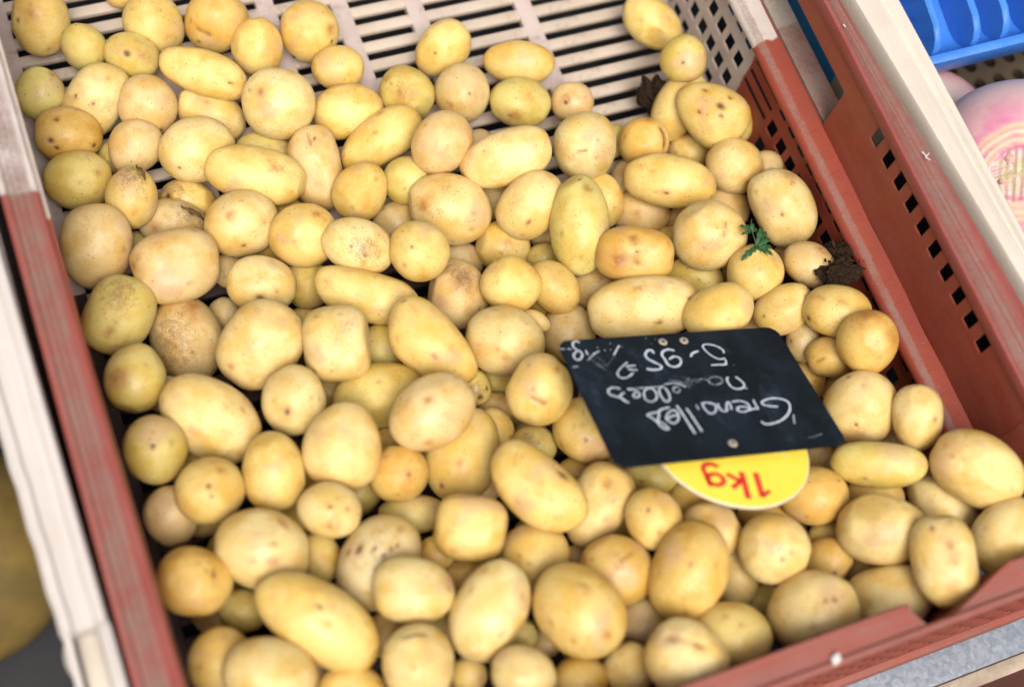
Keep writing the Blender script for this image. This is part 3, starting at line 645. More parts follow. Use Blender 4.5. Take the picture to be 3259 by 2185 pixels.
[[0.2043,0.08097,0.10766],[-0.0152,-0.8807,-0.4359,-0.1846],0.02065,0.01553,"O",-0.08,0,0.05,[["b",[-0.76,0.21,-0.62],0.111],["b",[-0.28,0.95,-0.17],0.147]],"big golden upright potato in the right front, leaning right"],
[[0.22684,0.09719,0.09284],[-0.1503,0.8856,-0.4188,0.133],0.01311,0.01097,"P",0,0,0,[["d",[-0.36,-0.37,-0.86],0.23]],"pale potato behind the head of the big golden upright one"],
[[0.23123,0.07647,0.08259],[-0.1825,0.6185,-0.7612,0.0693],0.01319,0.01041,"D",0,0,0,[],"dull pale potato in the gap right of the big golden upright one"],
[[0.20068,0.10825,0.10033],[0.1815,-0.691,0.6976,-0.0534],0.01284,0.01173,"Y",0,0,0,[["e",[-0.33,0.05,-0.94],0.077],["b",[0.5,-0.06,-0.87],0.133]],"round yellow potato with a single dark eye, below the slate"],
[[0.17946,0.09378,0.09419],[-0.1189,0.9407,-0.2945,0.119],0.01569,0.01384,"O",0,0,0,[["c",[0.04,-0.29,-0.96],[0.26,-0.58,-0.77],0.055],["b",[-0.01,-0.05,-1.0],0.073]],"orange yellow potato with a pinkish scar, left of the big golden upright one"],
[[0.15357,0.08061,0.10743],[-0.1333,0.802,-0.5785,0.0665],0.01937,0.01701,"Y",0,0,0,[["b",[0.68,-0.19,-0.71],0.142],["b",[0.39,0.52,-0.76],0.085],["b",[-0.31,-0.45,-0.84],0.178]],"large golden potato in the front middle with a brown mark on its lower right"],
[[0.15138,0.11246,0.08355],[0.112,-0.9738,0.1666,-0.107],0.01455,0.01372,"Y",0,0,0,[],"yellow potato above the large golden one in the front middle"],
[[0.18495,0.07012,0.08598],[-0.0832,0.9716,-0.1719,0.1396],0.01136,0.01013,"D",0,0,0,[],"dull pale potato below the pinkish scarred one"],
[[0.17109,0.10854,0.07029],[-0.109,0.9723,-0.1682,0.1201],0.00578,0.00544,"B",0,0,0,[],"dark tan bit of potato left of the pinkish scarred one"],
[[0.18527,0.04695,0.11774],[-0.1161,0.8523,-0.4961,0.1184],0.0159,0.0145,"P",0,0,0.15,[["c",[-0.63,-0.15,-0.76],[0.07,-0.52,-0.85],0.108],["b",[-0.05,-0.47,-0.88],0.108]],"creased pale potato at the front, touching the red rim"],
[[0.1674,0.05316,0.098],[-0.1376,0.63,-0.7623,0.0555],0.01071,0.00995,"P",0,0,0,[],"pale potato at the front left of the creased one"],
[[0.14708,0.0563,0.09639],[-0.0686,0.9761,-0.1713,0.1146],0.01094,0.00965,"O",0,0,0,[],"orange yellow potato at the bottom edge under the large golden one"],
[[0.12263,0.06359,0.10928],[0.0882,-0.9351,0.3333,-0.0821],0.01301,0.01146,"P",0,0,0,[["d",[-0.22,-0.34,-0.91],0.307]],"pale potato at the bottom edge, left of the small orange yellow one"],
[[0.10594,0.07417,0.08517],[0.0765,-0.9797,0.1684,-0.0771],0.00756,0.00691,"Y",0,0,0,[],"dull yellow potato at the bottom edge behind the tall front one"],
[[0.12014,0.09343,0.10331],[0.0376,-0.9245,-0.3581,-0.1253],0.02049,0.01394,"P",-0.06,0,0.05,[["b",[-0.3,0.55,-0.78],0.069]],"large smooth potato tilted up to the right in the front middle"],
[[0.0852,0.08169,0.10566],[-0.1023,0.6098,-0.7858,-0.0107],0.01557,0.01362,"P",-0.04,0,0,[["c",[-0.72,0.34,-0.61],[-0.73,-0.18,-0.67],0.086]],"tall pale potato standing at the bottom edge in the middle"],
[[0.0936,0.11113,0.10014],[0.1103,-0.969,0.2136,-0.0578],0.01659,0.01315,"P",0,0,0.1,[["d",[0.28,-0.37,-0.89],0.262]],"broad pinkish pale potato resting on the black spotted dirty one"],
[[0.08684,0.13043,0.08355],[-0.0774,0.9325,0.337,0.1047],0.02107,0.01535,"D",0,0,0.05,[["e",[-0.0,-0.63,-0.78],0.111],["e",[-0.16,-0.8,-0.58],0.059],["e",[0.15,0.01,-0.99],0.074],["e",[0.15,-0.3,-0.94],0.052],["e",[0.44,0.17,-0.88],0.052],["e",[0.31,0.08,-0.95],0.037],["s",[0.11,-0.31,-0.94],0.483],["b",[0.7,0.0,-0.72],0.111]],"dirty potato with a row of black spots, front left of centre"],
[[0.12627,0.12934,0.09613],[-0.1318,0.9571,-0.2467,0.0757],0.01432,0.01313,"Y",0,0,0.4,[["b",[-0.31,0.69,-0.65],0.146],["b",[-0.85,0.28,-0.44],0.146]],"squarish yellow potato in the front centre"],
[[0.05414,0.11148,0.10089],[0.107,-0.8974,0.4281,-0.0007],0.02604,0.01417,"Y",0.0,0.03,0.08,[["d",[0.1,-0.05,-0.99],0.151],["b",[0.11,-0.06,-0.99],0.085],["e",[-0.11,-0.28,-0.95],0.016]],"longest potato, bright yellow, lying across the lower left"],
[[0.07357,0.15627,0.09031],[0.1405,-0.9677,0.2066,-0.0328],0.01335,0.01106,"P",0,0,0,[["e",[-0.04,-0.12,-0.99],0.077],["b",[0.47,-0.09,-0.88],0.121],["b",[0.1,0.56,-0.82],0.22]],"small pale potato with two brown eyes, left front"],
[[0.06558,0.14211,0.07158],[-0.1176,0.6686,-0.7326,-0.0495],0.01072,0.00823,"Y",0,0,0,[],"yellow potato squeezed behind the row of the longest one"],
[[0.08716,0.18387,0.08638],[0.1411,-0.5277,0.8329,0.0892],0.01801,0.01605,"P",0.18,0,0.05,[],"pear shaped pale potato, broad end down, left of centre"],
[[0.05635,0.18135,0.08354],[-0.1276,0.6034,-0.7821,-0.0896],0.01666,0.01265,"Y",0.06,0,0,[],"smooth upright egg shaped potato in the lower left"],
[[0.10795,0.16686,0.07701],[-0.1474,0.9744,-0.1571,0.0648],0.01297,0.01199,"O",0,0,0,[["b",[0.36,0.03,-0.93],0.19],["e",[0.36,0.03,-0.93],0.056]],"orange potato with a ringed pinkish eye, below the pinkish oval one"],
[[0.13945,0.16858,0.07099],[0.0809,-0.9083,-0.3802,-0.1543],0.02126,0.0154,"Y",-0.12,0,0,[["b",[-0.19,0.05,-0.98],0.103],["e",[-0.73,-0.12,-0.67],0.071]],"yellow potato with two eyes, wide end down, beside the speckled kidney"],
[[0.10974,0.15077,0.0644],[0.1329,-0.9759,0.1597,-0.067],0.01482,0.00927,"G",0,0,0,[],"shaded olive potato behind the black spotted one"],
[[0.11262,0.12772,0.07416],[0.1177,-0.9769,0.1627,-0.0734],0.00882,0.00805,"O",0,0,0,[],"orange yellow potato beneath the squarish one"],
[[0.12103,0.11334,0.07763],[-0.1082,0.9769,-0.1648,0.0824],0.00971,0.00796,"Y",0,0,0,[],"yellow potato wedged behind the large smooth tilted one"],
[[0.08232,0.10378,0.07124],[-0.0951,0.9804,-0.1643,0.0525],0.00888,0.0086,"B",0,0,0,[],"tan potato in shade under the broad pinkish one"],
[[0.1327,0.08215,0.08357],[-0.086,0.9771,-0.1686,0.0971],0.00697,0.00643,"G",0,0,0,[],"olive sliver right of the large smooth tilted one"],
[[0.1444,0.07684,0.07663],[0.0823,-0.9764,0.1696,-0.1058],0.00706,0.00651,"B",0,0,0,[],"brown shaded sliver left of the large golden potato at the front"],
[[0.02969,0.09704,0.10372],[-0.0884,0.9651,-0.2463,0.0042],0.01793,0.01376,"P",0,0,0,[],"big pale potato at the bottom edge under the longest one"],
[[0.01296,0.11147,0.08771],[0.0875,-0.9549,-0.2813,-0.0372],0.01261,0.0119,"Y",0,0,0,[["b",[0.61,-0.36,-0.7],0.123]],"dull yellow potato at the bottom left, partly behind the big pale one"],
[[0.05815,0.08254,0.09115],[-0.0778,0.9823,-0.166,0.0372],0.01347,0.01026,"Y",0,0,0,[["e",[0.83,-0.32,-0.47],0.086]],"potato at the bottom edge between the big pale one and the tall one"],
[[0.01193,0.14372,0.09342],[-0.1197,0.9519,-0.2809,-0.0248],0.01489,0.01299,"O",0,0,0.05,[["e",[0.47,-0.36,-0.81],0.091],["d",[0.64,-0.25,-0.73],0.273],["b",[-0.06,-0.52,-0.85],0.091]],"ochre potato with a dark eye pit, in the lower left by the red rim"],
[[0.04255,0.14789,0.09226],[0.1298,-0.9508,0.2813,0.001],0.0189,0.0159,"P",0,0,0,[["b",[0.2,-0.75,-0.63],0.15],["b",[0.22,0.25,-0.94],0.15]],"very large pale golden potato in the lower left"],
[[0.01062,0.18033,0.07073],[0.1039,-0.6626,0.7346,0.1024],0.01291,0.01095,"B",0,0,0,[],"dull brown shaded potato near the red rim, lower left"],
[[0.02887,0.181,0.0847],[0.1512,-0.9773,0.1486,-0.0011],0.01382,0.01365,"Y",0,0,0,[["e",[-0.06,-0.17,-0.98],0.087],["e",[0.05,0.15,-0.99],0.058],["b",[0.26,-0.62,-0.74],0.116]],"round yellow potato with two close dark eyes, lower left"],
[[0.01245,0.20741,0.07874],[0.1095,-0.596,0.7852,0.1276],0.01418,0.01313,"G",0,0,0,[["e",[-0.13,0.09,-0.99],0.089],["b",[-0.2,-0.48,-0.85],0.128]],"olive potato with a central eye and two spots near the red rim"],
[[0.03912,0.21657,0.0718],[0.1674,-0.873,0.4552,0.0521],0.02338,0.01633,"P",0.04,0,0.05,[["b",[0.32,-0.62,-0.72],0.085],["s",[0.1,-0.69,-0.72],0.142]],"large pale yellow oval potato, long axis falling to the right, left side of heap"],
[[0.01247,0.24669,0.06589],[-0.1304,0.6262,-0.7554,-0.1421],0.01493,0.01333,"G",0,0,0,[["b",[-0.09,0.52,-0.85],0.297]],"dark olive green potato against the red rim"],
[[0.01405,0.28371,0.05595],[0.1872,-0.8731,-0.4376,-0.1057],0.01802,0.01492,"G",0,0,0.15,[["s",[0.51,-0.26,-0.82],0.528],["d",[-0.44,-0.07,-0.9],0.264],["b",[-0.47,-0.05,-0.88],0.132]],"dented yellow olive potato by the red rim, below the large dull tan one"],
[[0.04124,0.27105,0.03647],[-0.1566,0.6537,-0.7291,-0.1289],0.0194,0.01702,"B",0,0,0,[["s",[-0.09,0.47,-0.88],0.701],["b",[-0.69,-0.27,-0.67],0.33]],"brown potato with a scurfy dark patch, under the lumpy pinkish one"],
[[0.07966,0.28044,0.055],[-0.2194,0.9459,-0.2389,0.0064],0.01634,0.01268,"P",0,0,0,[["s",[-0.33,-0.12,-0.94],0.312],["e",[0.06,0.47,-0.88],0.114]],"pale potato with brown specks and a dent at its lower edge"],
[[0.06991,0.24735,0.06572],[-0.1661,0.9323,0.3017,0.1109],0.02101,0.01689,"P",0.02,0,0.1,[["b",[-0.73,-0.22,-0.65],0.1],["d",[0.66,-0.07,-0.75],0.192]],"large cream potato leaning right, left of the squarish specked one"],
[[0.07455,0.21273,0.07506],[0.1573,-0.652,0.7365,0.0878],0.01501,0.01385,"P",0,0,0,[["e",[0.26,0.24,-0.93],0.107]],"pale round potato with a brown eye, left of the pear shaped one"],
[[0.10422,0.28198,0.03834],[-0.1941,0.6463,-0.7306,-0.1042],0.01183,0.01021,"G",0,0,0,[],"olive potato behind the left end of the long kidney"],
[[0.12408,0.25947,0.06257],[-0.2157,0.942,-0.2542,0.0398],0.02581,0.0113,"Y",0.04,-0.24,0.12,[["b",[-0.7,-0.11,-0.71],0.088]],"long yellow kidney shaped potato lying level in the middle left"],
[[0.12779,0.28279,0.06535],[-0.2336,0.922,-0.3078,0.024],0.01673,0.01246,"P",0.05,0,0,[["s",[0.26,-0.0,-0.96],0.576],["s",[0.74,0.35,-0.57],0.314],["e",[-0.18,0.12,-0.98],0.037],["e",[0.29,0.26,-0.92],0.037]],"pale brown specked potato above the long kidney"],
[[0.10611,0.29861,0.05639],[-0.2233,0.9717,-0.0099,0.0768],0.0157,0.0142,"O",0,0,0,[["b",[0.51,-0.54,-0.67],0.153]],"golden orange potato right of the large pale one that rests on the long speckled one"],
[[0.15337,0.26975,0.07075],[0.2336,-0.7572,0.6088,0.0378],0.01411,0.01333,"Y",0,0,0,[["e",[-0.22,0.13,-0.97],0.055],["s",[-0.41,0.27,-0.87],0.22],["b",[0.17,0.63,-0.76],0.088]],"potato with three brown spots right of the brown specked pale one"],
[[0.18274,0.27663,0.02914],[-0.2151,0.9599,-0.1509,0.0981],0.01119,0.00988,"D",0,0,0,[],"dull potato in the hollow between the three spotted one and its right neighbour"],
[[0.20274,0.27411,0.04049],[-0.2181,0.9572,-0.1534,0.113],0.01328,0.01253,"Y",0,0,0,[["b",[0.18,-0.1,-0.98],0.249]],"yellow potato with pinkish freckles behind the one with a pale tip"],
[[0.16854,0.2498,0.05305],[-0.2218,0.7006,-0.6771,-0.0392],0.01637,0.01391,"B",0,0,0,[["s",[-0.43,-0.41,-0.81],0.512],["b",[-0.4,-0.34,-0.85],0.41]],"potato with a rough brown patch on top, right of the long kidney"],
[[0.19073,0.24138,0.0679],[-0.2316,0.8403,-0.489,0.033],0.01401,0.01324,"Y",0,0,0.15,[["b",[-0.85,-0.35,-0.4],0.134]],"yellow potato standing over the pale knob, centre of heap"],
[[0.21226,0.2378,0.06157],[0.237,-0.8014,0.5483,-0.0307],0.01392,0.01097,"O",0,0,0,[],"rich golden egg shaped potato, smooth and deeper yellow than those around"],
[[0.22078,0.26259,0.03886],[-0.2118,0.9564,-0.1569,0.1259],0.0084,0.00791,"G",0,0,0,[],"olive sliver under the tall green tinged potato"],
[[0.14303,0.22075,0.0755],[-0.2066,0.843,-0.4967,0.0088],0.02375,0.01389,"Y",-0.16,-0.12,0.05,[["b",[-0.5,0.55,-0.67],0.056],["b",[0.26,-0.95,-0.17],0.105],["d",[0.31,-0.47,-0.83],0.201]],"big yellow bent potato with a broad shoulder, centre of heap"],
[[0.1761,0.21376,0.07219],[0.1914,-0.9542,0.2076,-0.0984],0.01819,0.01574,"P",0,0,0,[["b",[0.08,0.45,-0.89],0.114],["b",[-0.14,0.22,-0.97],0.061]],"large pale yellow round potato with a scar low on its front, left of the slate"],
[[0.19794,0.22416,0.05958],[-0.2147,0.8943,-0.3864,0.0701],0.00781,0.0046,"P",0,0,0,[],"pale pinkish knob of a small potato poking out left of the slate"],
[[0.21578,0.21761,0.04614],[-0.223,0.5653,-0.7932,-0.0384],0.01456,0.01298,"B",0,0,0,[],"pinkish tan potato behind the upper left corner of the slate"],
[[0.10141,0.23417,0.07309],[-0.1784,0.6217,-0.7571,-0.0917],0.01626,0.01456,"P",0,0,0.45,[["s",[0.49,0.22,-0.84],0.282],["s",[-0.32,-0.28,-0.91],0.329],["d",[0.37,-0.89,-0.26],0.188]],"squarish pale potato with rows of specks, left of centre"],
[[0.12546,0.23664,0.04661],[0.1883,-0.6453,0.7369,0.0718],0.01218,0.00925,"G",0,0,0,[],"shaded olive potato between the squarish and the bent one"],
[[0.09819,0.2669,0.02767],[-0.2025,0.9679,-0.1429,0.0423],0.00822,0.00799,"Y",0,0,0,[],"yellow sliver between the large cream one and the squarish one"],
[[0.11527,0.21013,0.05985],[-0.1659,0.982,-0.032,0.0841],0.02121,0.01441,"G",0,0,0,[["e",[0.89,-0.42,-0.17],0.084],["b",[0.04,-0.33,-0.94],0.059]],"long yellow green potato under the pinkish oval one"],
[[0.12769,0.18473,0.0906],[-0.1376,0.9758,0.1181,0.1219],0.01922,0.01522,"B",0,0,0,[["b",[0.11,-0.31,-0.94],0.122],["b",[-0.39,0.62,-0.68],0.106]],"pinkish pale oval potato on top of the heap left of centre"],
[[0.15881,0.20104,0.05768],[0.1968,-0.7596,0.6199,0.0031],0.00897,0.00792,"G",0,0,0,[["e",[0.61,0.02,-0.79],0.213],["e",[0.37,-0.63,-0.68],0.124],["s",[0.17,-0.05,-0.98],0.532]],"green potato with a dark rotten eye, right of the pinkish oval one"],
[[0.15946,0.17609,0.06181],[-0.185,0.7026,-0.6871,-0.0071],0.01137,0.00896,"Y",0,0,0,[["b",[0.38,-0.61,-0.7],0.102]],"yellow potato behind the two eyed wide ended one"],
[[0.16669,0.18957,0.04984],[-0.163,0.9683,-0.1596,0.1017],0.00844,0.00813,"B",0,0,0,[],"dark brown potato deep in the gap left of the scarred one beside the slate"],
[[0.17841,0.18097,0.08775],[0.0828,-0.9109,-0.3586,-0.1868],0.01588,0.01409,"Y",0,0,0,[["c",[-0.26,-0.09,-0.96],[-0.24,0.33,-0.91],0.077],["b",[0.72,0.13,-0.68],0.115]],"yellow potato with a corky scar low down, touching the left edge of the slate"],
[[0.19491,0.16032,0.07828],[0.1967,-0.7531,0.6267,-0.0375],0.01513,0.01388,"Y",0,0,0,[["e",[0.24,0.15,-0.96],0.05],["s",[-0.12,-0.07,-0.99],0.199]],"potato half covered by the left lower side of the slate"],
[[0.17267,0.16367,0.06746],[-0.1493,0.9688,-0.1629,0.1125],0.01005,0.00915,"G",0,0,0,[["s",[-0.25,-0.17,-0.95],0.531]],"small olive speckled potato below the corky scarred one"],
[[0.15865,0.13599,0.09867],[-0.1641,0.8564,-0.486,0.0591],0.02208,0.01347,"Y",0.0,-0.16,0.1,[["e",[0.15,-0.76,-0.63],0.11],["s",[-0.38,-0.16,-0.91],0.394],["s",[0.42,-0.01,-0.91],0.355]],"large speckled kidney potato with a notch on its upper right"],
[[0.18507,0.12394,0.08521],[-0.0402,0.9184,0.3519,0.1764],0.018,0.01294,"P",0.15,0,0.1,[["b",[0.54,-0.09,-0.84],0.137],["b",[0.38,-0.91,-0.17],0.11]],"pale knobbly potato behind the large speckled kidney, below the slate"],
[[0.18824,0.14451,0.06566],[-0.1519,0.9385,-0.2909,0.1074],0.01031,0.0074,"O",0,0,0,[],"ochre potato in shade at the lower left corner of the slate"],
[[0.21697,0.13134,0.07373],[-0.1314,0.9651,-0.1696,0.1504],0.01239,0.0085,"G",0,0,0,[["e",[-0.35,0.19,-0.92],0.07]],"shaded olive potato under the lower edge of the slate"],
[[0.22941,0.11295,0.07741],[0.1582,-0.8859,0.4174,-0.1261],0.0116,0.01018,"Y",0,0,0,[],"dull yellow potato left below the yellow disc"],
[[0.25909,0.09728,0.07832],[-0.1195,0.9518,-0.217,0.1811],0.01287,0.00659,"O",0,0,0,[],"ochre potato in shade under the rim of the yellow disc"],
[[0.27257,0.19318,0.08861],[-0.1399,0.9653,0.0418,0.2166],0.01615,0.01241,"Y",0,0,0,[["d",[0.11,-0.37,-0.92],0.263]],"yellow potato above the upper edge of the slate, beside the many eyed long one"],
[[0.2454,0.21143,0.07238],[-0.1784,0.9644,-0.098,0.169],0.02642,0.01449,"P",-0.02,0,0.15,[["b",[0.03,-0.55,-0.83],0.117],["e",[0.8,-0.06,-0.59],0.047],["e",[0.25,0.49,-0.84],0.035],["e",[0.83,0.37,-0.42],0.054],["b",[0.9,0.23,-0.38],0.117],["d",[0.91,-0.0,-0.4],0.156]],"long pale potato with eyes clustered at its right end, above the slate"],
[[0.23817,0.2362,0.04673],[-0.1986,0.9561,-0.1618,0.1424],0.01287,0.0105,"B",0,0,0,[["s",[0.19,-0.3,-0.93],0.41]],"tan potato under the orange scabbed one"],
[[0.28819,0.22692,0.04825],[-0.2111,0.9315,-0.2509,0.1574],0.01377,0.01062,"G",0,0,0,[],"yellow green potato under the big crease marked one"],
[[0.06191,0.28197,0.02788],[-0.2091,0.9682,-0.1367,0.0159],0.00823,0.00809,"D",0,0,0,[],"dusty grey potato deep between the brown scurfy one and the large cream one"],
[[0.07086,0.30487,0.0278],[0.2239,-0.9652,0.1337,-0.0204],0.00805,0.00788,"B",0,0,0,[],"dark brown potato under the lumpy pinkish one"],
[[0.03257,0.33131,0.02654],[0.2363,-0.9636,0.1247,0.0073],0.0064,0.00629,"G",0,0,0,[],"dark olive sliver left of the lumpy pinkish potato"],
[[0.02851,0.1324,0.06552],[0.1098,-0.9813,0.1581,-0.0058],0.01008,0.00849,"G",0,0,0,[],"dark shaded potato above the left end of the longest one"],
[[0.09681,0.22328,0.04221],[-0.1778,0.9716,-0.1489,0.0467],0.00784,0.00752,"B",0,0,0,[],"dark potato in the gap above the pear shaped one"],
[[0.1126,0.18967,0.05129],[-0.1584,0.9731,-0.1549,0.0629],0.00696,0.00661,"O",0,0,0,[],"orange sliver under the left of the pinkish oval potato"],
[[0.05114,0.09843,0.07231],[-0.0871,0.9822,-0.164,0.0283],0.00624,0.00582,"B",0,0,0,[],"brown sliver under the longest potato at the bottom"],
[[0.14623,0.154,0.05684],[-0.1375,0.9727,-0.162,0.0929],0.00757,0.00724,"B",0,0,0,[],"brown sliver between the two eyed wide ended one and the speckled kidney"],
[[0.29948,0.11605,0.06879],[-0.1276,0.9538,-0.1768,0.2067],0.00761,0.00746,"B",0,0,0,[],"dark potato between the yellow disc and the olive bean shaped one"],
[[0.34278,0.2271,0.04118],[-0.1983,0.9424,-0.174,0.2054],0.00685,0.00663,"B",0,0,0,[],"brown sliver between the sprig potato and the cracked one"],
[[0.30661,0.19396,0.05013],[0.1772,-0.9496,0.1728,-0.1925],0.00818,0.00782,"B",0,0,0,[],"dark brown potato showing above the upper right corner of the slate"]],"fil":[[0.03,0.1599,0.0315,0.0097],[0.1427,0.192,0.0322,0.0105],[0.197,0.1273,0.0338,0.0111],[0.2382,0.3021,0.0311,0.0092],[0.3024,0.0534,0.0306,0.0106],[0.1796,0.1755,0.0402,0.0091],[0.2805,0.1404,0.059,0.0089],[0.1614,0.2813,0.0304,0.0092],[0.2784,0.1961,0.0365,0.01],[0.1972,0.1181,0.0615,0.0107],[0.2398,0.1834,0.0496,0.0092],[0.2779,0.1047,0.0691,0.0097],[0.1387,0.2563,0.0403,0.0103],[0.3196,0.1436,0.0388,0.0115],[0.2861,0.0939,0.0335,0.0097],[0.098,0.1916,0.0332,0.0102],[0.2998,0.1294,0.0324,0.0098],[0.298,0.1465,0.0467,0.0109],[0.2442,0.0497,0.0376,0.0086],[0.0831,0.1073,0.0396,0.0086],[0.0263,0.2027,0.0514,0.0099],[0.2549,0.2012,0.043,0.0102],[0.0176,0.1201,0.0383,0.0111],[0.2416,0.1208,0.0379,0.0087],[0.012,0.0656,0.0533,0.0091],[0.2123,0.3345,0.0315,0.0112],[0.3049,0.1702,0.0423,0.0096],[0.0497,0.1677,0.0315,0.0109],[0.2588,0.2563,0.0331,0.0091],[0.1237,0.1768,0.0413,0.0087],[0.3273,0.1946,0.047,0.0102],[0.2728,0.1861,0.0566,0.0099],[0.0555,0.1982,0.0388,0.0092],[0.2842,0.1643,0.0312,0.0109],[0.2307,0.1035,0.0314,0.0096],[0.0354,0.0941,0.0728,0.009],[0.3222,0.1142,0.0573,0.0093],[0.0802,0.3327,0.0308,0.0096],[0.2104,0.0725,0.0673,0.0109],[0.1836,0.068,0.0405,0.0103],[0.0965,0.3108,0.0307,0.0103],[0.1227,0.2183,0.0321,0.0103],[0.0378,0.1101,0.0453,0.0115],[0.097,0.069,0.0613,0.0094],[0.019,0.1032,0.0571,0.0098],[0.0535,0.1512,0.0477,0.0095],[0.0691,0.2544,0.0309,0.011],[0.3151,0.0744,0.0565,0.0094],[0.0245,0.2438,0.044,0.0091],[0.0327,0.0615,0.069,0.0088],[0.3093,0.0936,0.0421,0.011],[0.3261,0.165,0.0335,0.011],[0.1249,0.0905,0.0509,0.0097],[0.0921,0.1704,0.0501,0.0105],[0.165,0.0986,0.0485,0.011],[0.2398,0.0547,0.0574,0.0113],[0.1628,0.0759,0.0564,0.0096],[0.2548,0.1719,0.0531,0.01],[0.2262,0.1162,0.056,0.011],[0.2819,0.1225,0.0313,0.0095],[0.0542,0.0513,0.0655,0.0103],[0.0246,0.1831,0.0454,0.0105],[0.3122,0.2224,0.0448,0.01],[0.3425,0.1455,0.0391,0.0088],[0.0641,0.1663,0.0574,0.0107],[0.1731,0.2054,0.0435,0.0094],[0.2135,0.1462,0.0608,0.0103],[0.2901,0.2531,0.0357,0.0099],[0.2688,0.2165,0.0426,0.0101],[0.2065,0.051,0.0491,0.0086],[0.0267,0.0789,0.0728,0.0085],[0.285,0.3215,0.0304,0.0097],[0.2276,0.0755,0.0342,0.0112],[0.0398,0.2275,0.0367,0.0094],[0.1422,0.0858,0.0396,0.0114],[0.0935,0.058,0.0314,0.0114],[0.0787,0.2226,0.0444,0.0098],[0.0759,0.1853,0.0484,0.0112],[0.0735,0.0689,0.0308,0.0103],[0.0295,0.1621,0.0541,0.009],[0.1046,0.1186,0.0543,0.0102],[0.1667,0.1289,0.0366,0.0109],[0.1994,0.0908,0.061,0.0088],[0.3165,0.2848,0.0301,0.0099],[0.2719,0.1253,0.0749,0.0096],[0.291,0.2058,0.0524,0.0095],[0.3398,0.2828,0.0293,0.0086],[0.244,0.1589,0.0383,0.0113],[0.213,0.2396,0.0399,0.0089],[0.1931,0.2985,0.0294,0.0089],[0.1042,0.0979,0.0526,0.0104],[0.329,0.0833,0.0366,0.0109],[0.1314,0.1445,0.0375,0.0112],[0.0169,0.143,0.0318,0.0099],[0.016,0.0498,0.0307,0.0104],[0.3293,0.2307,0.0313,0.0107],[0.145,0.2279,0.0488,0.0111],[0.2132,0.1808,0.0582,0.0095],[0.1452,0.171,0.0411,0.0108],[0.2203,0.187,0.0374,0.0087],[0.3367,0.0926,0.0728,0.0088],[0.2513,0.1148,0.0663,0.0096],[0.1922,0.2407,0.0439,0.0097],[0.3298,0.1191,0.0388,0.0095],[0.231,0.2783,0.033,0.0096],[0.072,0.0598,0.0731,0.0109],[0.0567,0.0582,0.088,0.0094],[0.3095,0.0643,0.0856,0.0086],[0.0921,0.153,0.0325,0.0088],[0.1827,0.1908,0.0305,0.0088]]}''')
TINT = {'P': (.685, .535, .240), 'Y': (.672, .500, .172), 'O': (.635, .435, .132), 'G': (.60, .490, .160), 'B': (.625, .462, .215), 'D': (.59, .47, .245)}
def ico(n):
    bm = bmesh.new(); bmesh.ops.create_icosphere(bm, subdivisions=n, radius=1.0)
    bm.verts.ensure_lookup_table()
    V = np.array([v.co for v in bm.verts]); V /= np.linalg.norm(V, axis=1)[:, None]
    F = np.array([[v.index for v in f.verts] for f in bm.faces], dtype=np.int32)
    bm.free(); return V, F
ICO5, ICO4 = ico(5), ico(4)
